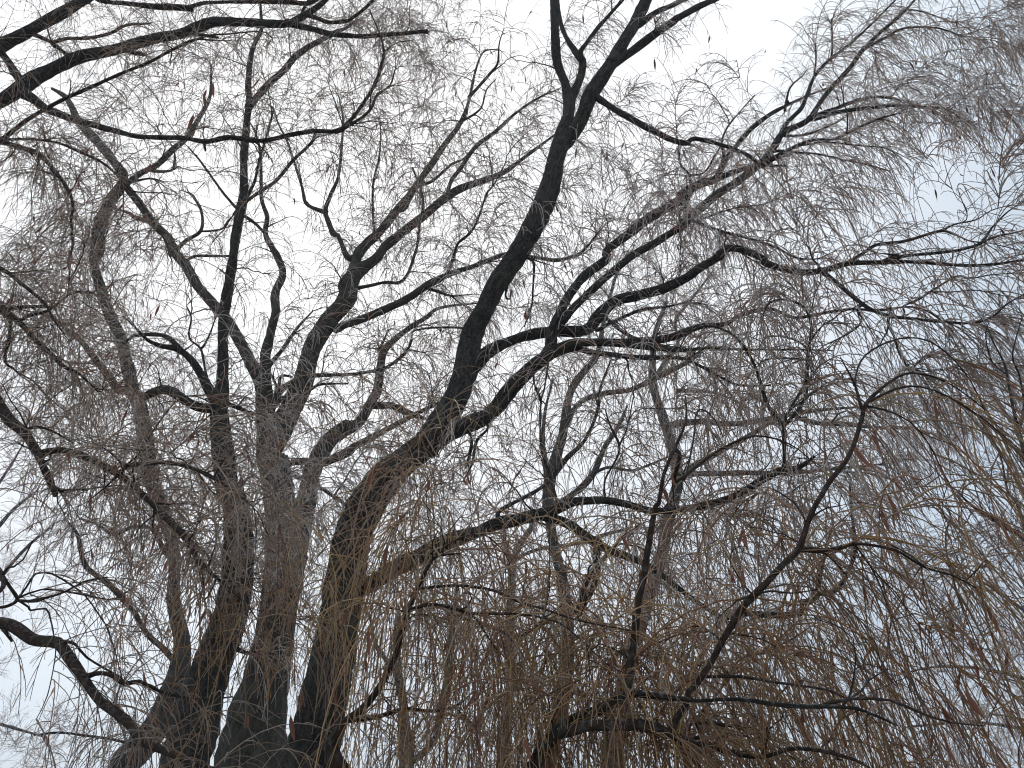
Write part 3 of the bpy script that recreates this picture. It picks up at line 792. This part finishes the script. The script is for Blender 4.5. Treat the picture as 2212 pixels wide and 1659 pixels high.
nl.limb("A 0,892,34 120,930,32 240,970,30 310,1040,26 400,1150,23 460,1280,20 450,1400,17 460,1550,17 430,1659,14 D 440,100,12 430,250,9", None, 4.6, mat=M['bark_red'])
nl.limb("A -40,890,20 150,880,16 350,900,16 500,960,18 650,1030,16 750,1120,14 850,1230,13 950,1370,11 1050,1530,9 1090,1659,6", None, 4.8, mat=M['bark_red'])
nl.limb("A 1100,312,12 1300,230,12 1450,215,10 1600,200,9 1680,205,8 1720,240,6", None, None, mat=M['bark_red'])
nl.limb("A 200,210,26 330,270,22 420,340,20 490,330,10", None, None)
nl.limb("A 330,275,22 420,245,22 560,240,22 700,210,20 800,160,16 950,150,10", 7.0, 7.6, snap=False)
nl.limb("P -390,820,60 -200,600,40 D -150,240,90 0,340,70 60,390,48 130,440,36 220,540,30 330,640,28 400,710,24 500,760,15 620,870,9", 6.4, 5.2)
nl.limb("D 55,385,26 68,420,22 60,520,20 30,680,18 80,720,14 130,770,11", None, None)
nl.limb("D 40,350,22 200,332,22 330,335,16", None, None)
nl.limb("D 120,430,22 170,395,22 230,380,20 320,350,16 450,250,14 560,240,13 640,270,8", None, None)
nl.limb("D -100,60,28 20,100,26 150,200,22 280,310,20 330,400,14 400,500,9", 5.6, 5.2, snap=False)
nl.limb("P -420,900,60 -200,820,40 D -100,880,64 0,960,62 60,1050,70 150,1130,62 200,1200,60 250,1268,58 285,1255,52 380,1240,42 500,1270,44 620,1320,42 730,1380,44 850,1470,40 950,1570,38 G 1080,100,44 1190,220,42 1250,340,36 1330,420,26 1400,480,16", 6.0, 4.2, mat=M['bark_red'])
nl.limb("D 245,1260,48 270,1340,42 310,1430,42 345,1500,38 350,1525,30", None, None, mat=M['bark_red'])
nl.limb("D 335,1475,30 365,1490,26 395,1503,20", None, None, mat=M['bark_red'])
nl.limb("D 160,1110,20 240,1095,18 330,1120,14 470,1200,9", None, None, mat=M['bark_red'])
nl.limb("D 760,1390,30 800,1340,28 900,1330,30 1050,1320,28 1200,1350,25 1330,1410,22 1480,1500,15 1600,1600,9", None, 3.8, mat=M['bark_red'])
nl.limb("D 850,1440,20 840,1340,12 930,1180,12 1040,1020,12 1130,920,10 1240,900,9 1400,980,6", None, None, mat=M['bark_red'])
nl.limb("P -440,1150,70 -200,1220,40 G -200,720,84 0,742,80 100,770,75 200,840,70 280,855,70 370,868,72 430,950,70 500,1050,65 560,1140,62 640,1240,60 740,1310,60 830,1390,56 880,1480,52 960,1520,45 1080,1570,40 1200,1620,35 1350,1665,28 1550,1700,18", 6.2, 4.0, mat=M['bark_red'])
nl.limb("G 545,1085,34 600,1062,30 660,1060,28 720,1082,28 785,1126,28 880,1110,26 960,1150,24 1060,1190,20 1200,1215,15 1350,1220,13 1472,1208,10", None, None, mat=M['bark_red'])
nl.limb("G 380,860,24 440,862,21 480,880,18 550,960,15 700,1050,14 770,1090,12 780,1140,8", None, None, mat=M['bark_red'])
nl.limb("G 15,770,24 40,810,20 75,855,16", None, None, mat=M['bark_red'])
nl.limb("P -440,1200,40 -150,1180,20 G -80,360,30 0,410,28 20,470,26 20,510,28 -5,545,20", 6.0, 4.4)
nl.limb("G 15,440,20 60,510,22 110,590,22 70,625,22 20,640,20 -30,645,16", None, None)
nl.limb("G 108,592,14 170,510,13 210,445,15 245,425,14 330,430,12 450,500,11 540,570,10 620,680,9 690,800,8 770,1080,6", None, None)
nl.limb("G 110,598,18 180,604,18 235,596,30 300,580,16 420,540,14 530,480,12 680,450,8", None, None)
nl.limb("G 120,580,14 260,530,12 400,540,11 560,570,10 700,595,7", None, None)
nl.limb("G 112,596,14 180,640,13 195,662,14 290,650,12 320,720,11 345,850,9 350,950,8 300,1200,7 230,1350,5", None, None)

# ------------------------------------------------------------------ low near willow in front, lower right
nr = Tree('willow_tree', 'low red brown willow in the foreground whose arching branches fill the lower right', 3.7, 960, M['bark_dark'], M['bark_red'])
nr.limb("P 975,1990,95 975,1930,85 985,1880,70", 3.7, 3.7, 'trunk', ground=True)
nr.limb("P 985,1895,60 1060,1760,46 H 1180,1740,112 1250,1630,104 1320,1510,92 1420,1405,82 1520,1335,76 1650,1292,70 1780,1222,72 1850,1190,52 1950,1195,42 2100,1215,38 2203,1222,30 I 150,1235,22 400,1222,26 600,1252,28 800,1270,28 1050,1272,25 1200,1300,20 1400,1390,12", 3.4, 2.6, mat=M['bark_dark'])
nr.limb("H 1390,1440,70 1480,1420,72 1600,1390,70 1750,1388,75 1900,1388,75 2020,1412,78 2100,1440,66 2140,1350,46 2203,1255,42 I 80,1180,42 130,1130,42 170,1070,40 230,980,42 290,860,46 350,760,48 440,620,50 560,500,48 680,370,45 780,270,45 830,120,38 880,0,36 F 920,1530,36 980,1430,34 1070,1320,32 1130,1200,30 1170,1060,30 1210,940,28 1290,860,22 1400,780,16 1500,752,14 1640,780,12 1780,850,10 1950,980,8", 3.0, 2.8, mat=M['bark_red'])
nr.limb("H 1780,1230,60 1820,1180,58 1850,1000,50 1880,800,50 1900,600,48 1940,420,45 1970,220,38 2010,0,30 E 2030,1580,28 2060,1400,24 2130,1230,20 2203,1060,16 F 60,900,10", None, 3.0, mat=M['bark_red'])
nr.limb("P 980,1890,70 860,1790,46 720,1640,40 H 0,1430,56 70,1345,50 150,1290,52 250,1170,50 320,1040,46 370,920,42 400,800,40 440,680,35 480,580,28 540,450,22 600,340,18 660,312,14 780,302,9", 3.7, 3.2, mat=M['bark_red'])
nr.limb("H 80,1350,34 180,1350,30 330,1312,28 430,1282,24 580,1300,20 740,1270,14 830,1200,8", None, None, mat=M['bark_red'])
nr.limb("H 500,530,18 560,518,17 700,505,17 850,510,17 1000,540,18 1150,610,16 1300,650,14 1500,720,12 1700,760,10 1900,800,7", None, 2.9, mat=M['bark_red'])
nr.limb("H 440,670,24 560,625,23 700,640,22 830,680,20 950,682,18 1100,682,16 1200,690,14 1400,740,12 1560,870,11 1700,1000,10 1840,1070,7", None, 2.8, mat=M['bark_red'])
nr.limb("H 520,480,14 600,330,14 740,220,13 870,178,12 960,200,10 1050,290,8", None, None, mat=M['bark_red'])
nr.limb("H 2080,1440,50 2150,1480,40 2203,1530,40 I 60,1570,36 120,1620,30 200,1700,20", None, 3.3, mat=M['bark_dark'])
nr.limb("I 30,1460,40 100,1490,50 160,1450,40 130,1380,30 200,1365,28 300,1385,25 420,1400,18", 3.5, 3.3, mat=M['bark_dark'], snap=False)
nr.limb("I 760,285,30 830,270,28 950,280,26 1040,262,25 1130,240,22 1250,250,18 1400,285,18 1500,345,17 1600,400,16 1750,440,13 1900,520,8", None, 2.9, mat=M['bark_red'])
nr.limb("I 1110,245,16 1150,205,14 1200,200,14 1290,222,13 1420,275,11 1560,370,8", None, None, mat=M['bark_red'])
nr.limb("I 1130,245,13 1230,380,12 1300,520,10 1350,680,7", None, None, mat=M['bark_red'])
nr.limb("I 800,285,20 880,290,20 960,312,14 1080,440,10", None, None, mat=M['bark_red'])
nr.limb("I 480,560,18 560,545,15 620,540,14 730,552,11 900,530,7", None, None, mat=M['bark_red'])
nr.limb("I 160,1080,24 400,1080,23 600,1112,19 800,1140,16 950,1162,13 1100,1230,8", None, 2.9, mat=M['bark_red'])
nr.limb("I 900,1268,22 1100,1222,20 1350,1230,18 1550,1312,15 1750,1372,12 1950,1390,8", None, 2.7, mat=M['bark_red'])
nr.limb("I 150,1500,36 330,1560,30 550,1590,26 700,1540,26 850,1540,25 1050,1580,22 1200,1640,16 1300,1720,10", 3.3, 2.8, mat=M['bark_red'])
nr.limb("I 230,960,16 310,820,14 400,815,12 560,850,10 700,940,7", None, None, mat=M['bark_red'])
nr.limb("I 400,975,16 560,920,13 720,850,11 860,760,8 960,700,6", 4.0, 4.4, snap=False, mat=M['branch_dark'])
nr.limb("F 1170,960,20 1130,820,15 1060,690,9 1040,650,6", None, None, mat=M['bark_red'])
nr.limb("F 1130,830,14 1150,720,13 1200,640,12 1290,580,12 1380,545,12 1470,530,11 1600,550,10 1750,660,9 1880,830,8 1960,1000,7 2080,1160,5", None, 3.4, mat=M['bark_red'])
nr.limb("F 1230,930,16 1400,850,14 1550,840,12 1720,900,11 1900,1010,10 2050,1130,10 2203,1260,8", None, 2.8, mat=M['bark_red'])
nr.limb("F 1200,960,14 1330,990,12 1480,1060,10 1600,1200,9 1700,1400,8 1820,1600,6", None, 2.9, mat=M['bark_red'])
nr.limb("F 0,1440,26 200,1290,20 350,1200,16 500,1150,13 650,1175,11 780,1240,9 900,1350,6", 3.4, 3.0, snap=False, mat=M['bark_red'])
nr.limb("F 60,1420,12 110,1180,12 130,1010,12 170,985,9 240,1040,8 300,1160,6", None, None, mat=M['bark_red'])

# ------------------------------------------------------------------ trees behind, on the right
b1 = Tree('willow_tree', 'slim grey willow whose hazy stem curves up to the right beyond the black limb', 19.0, 1175, M['bark_hazed'], M['branch_dark'])
b1.limb("P 1175,1659,40 1205,1560,36 1222,1440,30 1226,1340,26 H 1420,480,68 1385,330,66 1355,180,64 1340,60,66 E 1330,1560,70 1345,1400,74 1380,1290,64 1420,1150,60 1440,1020,56 1460,910,46 1500,820,46 1570,730,40 1640,640,36 1680,440,28 1740,200,20 1780,80,12", 19.0, 19.5, 'trunk', ground=True)
b1.limb("E 1450,1080,34 1490,990,32 1560,920,32 1700,880,32 1850,860,30 1980,800,34 2080,750,36 2203,690,30 F 160,620,18", None, 18.0)
b1.limb("E 1400,1575,36 1470,1530,38 1550,1470,40 1620,1380,40 1690,1220,33 1780,1080,28 1830,960,14", None, 20.5)
b1.limb("E 1630,1380,22 1720,1350,20 1860,1370,18 1980,1330,14 2120,1270,9", None, None)
b1.limb("E 1330,1450,40 1300,1200,24 1310,1000,20 1360,800,12", None, None)

b2 = Tree('willow_tree', 'tall grey stem behind the red brown branch right of centre', 20.0, 1325, M['bark_hazed'], M['branch_dark'])
b2.limb("P 1325,1659,46 H 1750,1450,125 1790,1250,105 1860,950,90 1930,700,80 1985,520,76 2050,320,74 2085,100,74 E 2150,1450,72 2130,1280,66 2060,1050,56 2000,850,50 1990,680,44 2010,500,34 2080,300,22", 20.0, 21.0, 'trunk', ground=True)
b2.limb("E 1995,800,34 2060,700,28 2150,560,22 F 0,420,20 120,260,16 240,100,10", None, 21.5)
b2.limb("F 0,1080,40 150,1060,38 320,1075,36 500,1060,34 700,1020,34 800,1000,30 1000,980,18 1300,960,10", None, 18.0)
b2.limb("F 760,1030,28 880,1070,26 1050,1080,24 1300,1100,20 1500,1110,14 1700,1160,9", None, 18.5)
b2.limb("E 2150,1430,50 F 120,1340,40 300,1240,34 480,1140,30 640,1040,30 760,1010,22", None, 19.0)
b2.limb("F 0,865,24 120,868,22 250,880,18 420,950,10", None, 20.0)
b2.limb("I 40,1140,30 300,700,34 380,760,30 420,830,14", 20.0, 20.0, snap=False)
b2.limb("F 0,1400,40 200,1390,36 480,1385,32 700,1385,30 900,1370,22 1300,1330,12", 19.5, 18.5, snap=False)

b3 = Tree('willow_tree', 'faint grey forked stem showing between hanging twigs below the arching limb', 25.0, 1090, M['bark_hazed'], M['branch_dark'])
b3.limb("P 1090,1659,26 1095,1560,24 1100,1450,22 H 1090,700,56 1100,500,52 1110,350,46 1160,230,40 1230,120,30 E 1220,1600,16", 25.0, 25.0, 'trunk', ground=True)
b3.limb("H 1100,420,34 1060,250,26 1040,100,20 E 950,1560,12", None, None)
b3.limb("H 1110,350,26 1250,280,22 1500,240,24 1700,180,24 1850,140,16", None, None)

b4 = Tree('willow_tree', 'pale grey trunk pair far behind the brown foreground twigs at bottom centre', 23.0, 880, M['bark_hazed'], M['branch_dark'])
b4.limb("P 880,1659,30 872,1570,26 H 410,1250,56 380,1050,54 370,900,46 380,700,34", 23.0, 23.0, 'trunk', ground=True)
b4.limb("H 440,1640,40 600,1500,40 650,1300,50 690,1150,56 700,1000,54 715,850,48 730,700,36 760,500,20", 23.0, 23.6, name='trunk')
b4.limb("H 380,1050,30 250,900,24 200,700,18", None, None)

b5 = Tree('willow_tree', 'hazy willow crown beyond the right edge, seen as pale massed twigs', 26.0, 2420, M['bark_hazed'], M['branch_dark'])
b5.limb("P 2420,1659,50 2405,1560,44 2390,1460,38 2350,1340,30 2300,1230,22 2260,1120,12", 26.0, 26.0, 'trunk', ground=True)
b5.limb("P 2390,1450,13 2280,1380,9 2200,1310,7 2110,1250,5 2040,1230,3", None, None)
b5.limb("P 2405,1540,13 2280,1490,9 2150,1450,7 2030,1440,5 1930,1460,3", None, None)
b5.limb("P 2350,1340,11 2250,1260,8 2180,1160,5", None, None)
b5.limb("P 2410,1600,12 2250,1580,8 2100,1560,6 1960,1570,4", None, None)

b6 = Tree('bare_tree', 'pale bare tree with fine upright twigs far off at the left edge', 30.0, -160, M['bark_hazed'], M['branch_dark'])
b6.limb("P -160,1659,40 -155,1500,34 -140,1350,26 -110,1200,18 -80,1050,9", 30.0, 30.0, 'trunk', ground=True)
b6.limb("P -150,1450,16 -60,1340,11 0,1250,8 60,1180,6 110,1140,4", None, None)
b6.limb("P -130,1280,16 -40,1180,10 30,1100,7 80,1060,4", None, None)
b6.limb("P -110,1200,12 -40,1100,8 20,1010,5 50,960,3", None, None)
b6.limb("P -155,1550,14 -60,1550,9 20,1570,6 90,1590,4", None, None)

b7 = Tree('shrubby_tree', 'slender dark upright twigs rising along the right edge behind the brown arcs', 6.0, 2290, M['branch_dark'], M['branch_dark'])
b7.limb("P 2290,1659,30 2270,1400,24 2245,1200,18 2225,1060,14", 6.0, 6.0, 'trunk', ground=True)
b7.limb("P 2230,1090,14 F 2203,1250,26 2150,1050,20 2110,850,16 2080,700,13 2010,560,9 1960,430,5", None, None)
b7.limb("F 2170,1130,18 2203,950,15 2170,760,12 2130,640,10 2190,400,6", None, None)
b7.limb("F 2090,760,12 2000,680,10 1960,500,7 2010,380,4", None, None)
b7.limb("P 2260,1330,16 F 2180,1640,18 2100,1500,14 2060,1300,11 2000,1150,7", None, None)
b7.limb("I 2230,220,40 2080,130,34 1950,50,26 1850,-20,18 F 1780,1500,10", 6.0, 5.6, snap=False)

# ------------------------------------------------------------------ fine branches and twigs
FAR = dict(wig=0.17, up=0.3, sidelen=0.6)
t1.fill([(300, 400, 260, 330), (140, 720, 170, 300), (260, 1000, 200, 200), (430, 700, 200, 250), (200, 1300, 120, 200)], 200, 0.8, 0.018, 0.007, 2.6, 1)
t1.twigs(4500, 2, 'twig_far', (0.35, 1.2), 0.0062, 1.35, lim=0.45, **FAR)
t2.fill([(560, 130, 330, 230), (700, 180, 250, 200), (470, 780, 260, 230), (520, 1020, 260, 220), (350, 650, 150, 200)], 190, 0.8, 0.016, 0.007, 2.4, 4)
t2.twigs(4500, 5, 'twig_far', (0.35, 1.15), 0.0056, 1.35, lim=0.55, **FAR)
t3.fill([(800, 330, 330, 380), (1020, 300, 260, 330), (700, 620, 380, 330), (480, 330, 230, 320), (650, 850, 320, 160), (900, 700, 260, 260), (950, 100, 160, 150), (1100, 150, 180, 180)], 330, 0.9, 0.019, 0.007, 2.8, 7)
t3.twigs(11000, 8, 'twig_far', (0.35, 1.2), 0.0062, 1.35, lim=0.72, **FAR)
b1.fill([(1350, 850, 260, 330), (1500, 1000, 260, 260), (1250, 1150, 230, 200), (1130, 950, 180, 250)], 150, 0.8, 0.026, 0.010, 4, 14, keep=60)
b1.twigs(3000, 15, 'twig_far', (0.5, 1.4), 0.0085, 0.9, keep=60, lim=0.4, **FAR)
b2.fill([(1500, 900, 260, 260), (1750, 950, 300, 160), (1650, 1400, 330, 230), (1400, 1350, 230, 260)], 190, 0.8, 0.026, 0.010, 4, 16, keep=60)
b2.twigs(3000, 17, 'twig_far', (0.6, 1.6), 0.0085, 1.2, keep=60, lim=0.4, sidelen=0.6, wig=0.18)
b3.fill([(1100, 1300, 260, 330), (1250, 1200, 200, 200), (1000, 1150, 160, 200)], 130, 1.0, 0.028, 0.012, 5, 18, keep=40)
b3.twigs(1500, 19, 'twig_far', (0.8, 2.0), 0.010, 1.2, keep=40, lim=0.3, sidelen=0.6)
b4.fill([(900, 1450, 330, 220), (800, 1250, 200, 200), (1050, 1550, 200, 130), (560, 1550, 160, 120)], 150, 1.0, 0.028, 0.012, 5, 20, keep=40)
b4.twigs(1500, 21, 'twig_far', (0.8, 2.0), 0.010, 1.2, keep=40, lim=0.3, sidelen=0.6)
b5.fill([(2080, 1350, 220, 260), (1980, 1450, 160, 200), (2150, 1500, 160, 200), (1900, 1550, 200, 120)], 170, 1.2, 0.028, 0.012, 5, 22, keep=40)
b5.twigs(2500, 23, 'twig_far', (0.7, 1.8), 0.010, 1.3, keep=40, lim=0.35, sidelen=0.6)
t4.fill([(1350, 230, 400, 280), (1820, 330, 430, 330), (1650, 620, 480, 260), (1180, 650, 260, 330), (1450, 950, 380, 250), (1950, 650, 300, 280), (2080, 120, 200, 160), (1650, 250, 260, 220), (1120, 200, 160, 200), (1000, 950, 200, 160), (1300, 500, 200, 250)], 340, 0.8, 0.014, 0.005, 2.2, 10)
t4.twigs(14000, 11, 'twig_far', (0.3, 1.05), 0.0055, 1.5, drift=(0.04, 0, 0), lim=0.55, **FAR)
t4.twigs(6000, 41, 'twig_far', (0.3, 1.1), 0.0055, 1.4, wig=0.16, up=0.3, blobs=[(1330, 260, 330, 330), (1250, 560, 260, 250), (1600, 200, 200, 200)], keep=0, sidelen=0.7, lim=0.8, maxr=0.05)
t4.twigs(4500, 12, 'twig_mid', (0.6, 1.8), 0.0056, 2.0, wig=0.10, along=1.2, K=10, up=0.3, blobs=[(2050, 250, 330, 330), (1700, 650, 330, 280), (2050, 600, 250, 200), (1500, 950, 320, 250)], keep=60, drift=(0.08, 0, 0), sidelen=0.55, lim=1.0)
t2.twigs(700, 6, 'twig_mid', (0.5, 1.2), 0.0055, 1.2, blobs=[(520, 1150, 260, 330)], keep=120, along=0.3, wig=0.35, lim=0.6)
t3.twigs(700, 9, 'twig_mid', (0.5, 1.2), 0.006, 1.2, blobs=[(640, 1150, 230, 330)], keep=100, along=0.3, wig=0.35, lim=0.6)
t4.twigs(900, 13, 'twig_mid', (0.4, 1.1), 0.005, 1.8, blobs=[(950, 1000, 230, 170), (1150, 700, 200, 120), (880, 1200, 230, 250)], keep=100, along=0.25, maxr=0.14, lim=0.85)

b6.fill([(30, 1120, 130, 260), (60, 1280, 120, 150), (60, 1590, 110, 90), (-40, 1400, 100, 260)], 130, 1.2, 0.02, 0.008, 5, 24, keep=40, lift=0.4, sag=-0.2)
b6.twigs(900, 25, 'twig_far', (0.5, 1.3), 0.007, 0.1, keep=40, dens=False, up=0.4, gapcut=0.0)
b7.fill([(2150, 900, 110, 400), (2100, 1250, 120, 250)], 70, 0.3, 0.008, 0.003, 1.6, 26, keep=70, lift=0.5, sag=-0.3)
b7.twigs(500, 27, 'twig_mid', (0.2, 0.6), 0.0028, 0.3, keep=120, up=0.4, lim=0.9)

nl.fill([(180, 180, 330, 280), (140, 600, 230, 330), (560, 60, 380, 130), (230, 1020, 280, 230), (850, 200, 160, 200), (400, 350, 260, 200)], 210, 0.5, 0.009, 0.0035, 1.6, 28)
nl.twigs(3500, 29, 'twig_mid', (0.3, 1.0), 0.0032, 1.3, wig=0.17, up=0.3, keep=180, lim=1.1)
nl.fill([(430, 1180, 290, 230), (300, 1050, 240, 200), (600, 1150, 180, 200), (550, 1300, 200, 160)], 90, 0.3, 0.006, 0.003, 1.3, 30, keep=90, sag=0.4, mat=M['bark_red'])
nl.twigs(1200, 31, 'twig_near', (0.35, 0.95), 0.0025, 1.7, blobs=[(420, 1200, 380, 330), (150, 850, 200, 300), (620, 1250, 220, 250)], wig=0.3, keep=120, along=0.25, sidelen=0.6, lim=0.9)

nr.fill([(1900, 1150, 330, 330), (1500, 1350, 400, 260), (1000, 1380, 300, 240), (1850, 1500, 350, 170), (1250, 1500, 260, 150), (900, 1050, 120, 160), (1600, 1050, 220, 150)], 200, 0.3, 0.0045, 0.0024, 1.3, 32, keep=200, sag=0.3, mat=M['bark_red'], lift=0.3)
nr.fill([(1600, 1570, 260, 110), (1850, 1610, 250, 60), (1750, 1450, 200, 120)], 45, 0.25, 0.012, 0.005, 1.5, 35, keep=45, sag=0.1, mat=M['bark_red'], lift=0.1, wig=0.12)
nr.twigs(600, 36, 'twig_near', (1.1, 2.2), 0.0030, 2.6, drift=(0.24, 0, -0.1), blobs=[(1850, 1050, 380, 330), (1650, 1350, 350, 260)], wig=0.12, keep=80, along=1.3, up=0.5, sides=6, thick=5, sidelen=0.3, lim=0.8, K=14)
nr.twigs(300, 37, 'twig_near', (0.9, 1.8), 0.0028, 3.4, blobs=[(1050, 1300, 380, 230), (1450, 1250, 250, 260)], wig=0.14, keep=70, along=0.7, up=0.4, sides=6, thick=5, sidelen=0.3, lim=0.85, K=14)
nr.twigs(1300, 33, 'twig_near', (0.45, 1.2), 0.0025, 1.6, drift=(0.26, 0, -0.12), blobs=[(1950, 1200, 420, 430), (1750, 1500, 450, 220)], wig=0.17, keep=110, along=0.9, sides=3, thick=4, sidelen=0.5, lim=0.66)
nr.twigs(1300, 34, 'twig_near', (0.35, 1.0), 0.0022, 2.0, blobs=[(1050, 1400, 400, 300), (1450, 1350, 250, 330), (900, 1050, 140, 160)], wig=0.2, keep=40, along=0.5, sides=3, thick=4, sidelen=0.55, lim=1.05)

# ------------------------------------------------------------------ withered leaves still hanging on
def leaves(tree, reg, depth, s):
    tree.leafdepth = depth
    for tk in s.split():
        q = [float(v) for v in tk.split(',')]
        ln = q[2] if len(q) > 2 else 80
        tree.leaf(OX[reg][0] + q[0] * 0.3414, OX[reg][1] + (q[1] - ln / 2) * 0.3414, ln * 0.3414)
leaves(nr, 'I', 2.7, "430,110,130 400,90,110 470,430,120 280,440,100 350,480 1320,90,140 1330,290,110 1720,710,125 1940,720,125 2010,750,105 1830,880,90 1840,950,130 1800,1090,100 1820,1240,160 1570,560,90 1560,730,85 970,860,80 970,680,70 530,840,70 820,960,90 820,1400,150 400,1270,140 1700,1500,150 1650,1490,85 930,1240,95 1180,1130,80 1880,1000,100 160,800 460,750,70 1600,1330,80 1000,920,60 1050,1500,80 1400,1560,90 2100,1400,90 260,1500,90")
leaves(nr, 'F', 2.9, "1140,970,90 1030,1020,150 1160,1180,120 1630,1000,140 1385,1170,110 1410,1330,115 1380,1350,90 1050,1240,80 1070,1230,80 1010,1310,95 1170,1310,180 1230,1500,150 1370,1450,80 1550,1540,80 440,1380,70 1690,1350,70")
leaves(nr, 'H', 2.7, "1190,400,115 960,680,115 175,850,130 170,480,70 90,700,90 485,860,80 760,920,95 800,1030,115 910,930,120 1030,890,115 880,1100,80 980,1100,105 985,1210,150 720,1560,135 920,1360,90 1050,1360,95 1170,1530,130 450,560,105 400,580,120 430,760,90 170,1000,85 1870,560,75 2005,520,85 50,920,80 280,1040,80 1500,1100,70 1610,930,70 1380,1480,90 700,1080,80 330,1250,80")
leaves(nl, 'G', 3.8, "960,240,120 1000,190,100 1350,450,95 1110,570,100 1140,560,90 1210,670,85 1330,680,95 1300,700,90 820,600,85 940,720,80 550,300,95 600,320,65 730,350,80 1040,370,80 1860,1060,120 1960,1200,100 2090,1200,130 1820,1380,130 1610,1330,75 1870,40,95 380,1480,60 360,1510,60 340,1500,50 400,1450,50 930,750,70 390,1190,40 405,1195,40 370,140,45 345,180,40")
leaves(nl, 'D', 4.0, "180,780,95 20,510,80 90,280,80 440,100,85 1000,420,55 980,490,85 1300,990,60 800,1350,95 1270,1280,85 1290,1200,70 1160,1180,85 230,530,70 620,960,80 540,900,70 1360,800,50 400,800,70 60,300,80 1530,1300,80 1540,1380,70 1760,1190,90")
leaves(nl, 'A', 5.6, "1220,790,130 1240,850,60 1365,590,105 1290,640,70 1660,590,120 1700,450,85 1650,640,75 1720,270,55 1390,350,65 1120,560,65 1520,600,55 1270,890,70 640,1080,70 555,940,65 480,1370,60 500,1180,65 150,450,55 380,870,50 380,910,60 660,890,50 740,1320,50 1310,650,80")
leaves(nr, 'E', 3.0, "240,1320,130 350,1400,150 400,1520,100 600,1400,85 650,1420,80 700,1450,80 780,1420,80 820,1450,70 560,1450,70 170,1330,70 1960,1490,120 2040,1430,90")
leaves(t4, 'E', 9.5, "1190,390,100 1210,370,70 990,720,70 1170,1360,60")
nr.leafdepth = 2.9
for _ in range(70):
    nr.leaf(random.uniform(820, 2200), random.triangular(900, 1650, 1450), random.uniform(14, 44))
nl.leafdepth = 4.2
for _ in range(55):
    nl.leaf(random.triangular(0, 800, 200), random.uniform(300, 1600), random.uniform(12, 34))
t4.leafdepth = 12.0
for _ in range(80):
    x, y = random.uniform(1100, 2200), random.uniform(20, 700)
    t4.leaf(x, y, random.uniform(14, 24), pool=LEAF_DARK)
t3.leafdepth = 15.0
for _ in range(60):
    t3.leaf(random.uniform(550, 1150), random.uniform(20, 700), random.uniform(11, 18), pool=LEAF_DARK)

# ------------------------------------------------------------------ mist
def haze(density):
    m, n, N, L = new_mat("mist")
    o = N("ShaderNodeOutputMaterial"); v = N("ShaderNodeVolumePrincipled")
    v.inputs["Color"].default_value = (0.92, 0.94, 0.96, 1)
    v.inputs["Density"].default_value = density
    v.inputs["Anisotropy"].default_value = 0.2
    L(v.outputs[0], o.inputs["Volume"])
    x0, x1, y0, y1, z0, z1 = -70, 70, -40, 75, -1.5, 45
    V = np.array([(x, y, z) for x in (x0, x1) for y in (y0, y1) for z in (z0, z1)], float)
    F = np.array([(0, 1, 3, 2), (4, 6, 7, 5), (0, 4, 5, 1), (2, 3, 7, 6), (0, 2, 6, 4), (1, 5, 7, 3)])
    h = link("haze", make_mesh("haze", V, F, m, smooth=False))
    h['kind'] = 'stuff'; h['label'] = 'thin winter mist between the trees'
HAZE = 0.0012
if HAZE > 0:
    haze(HAZE)
print("TWIGS", STAT, "objects", len(SC.objects))
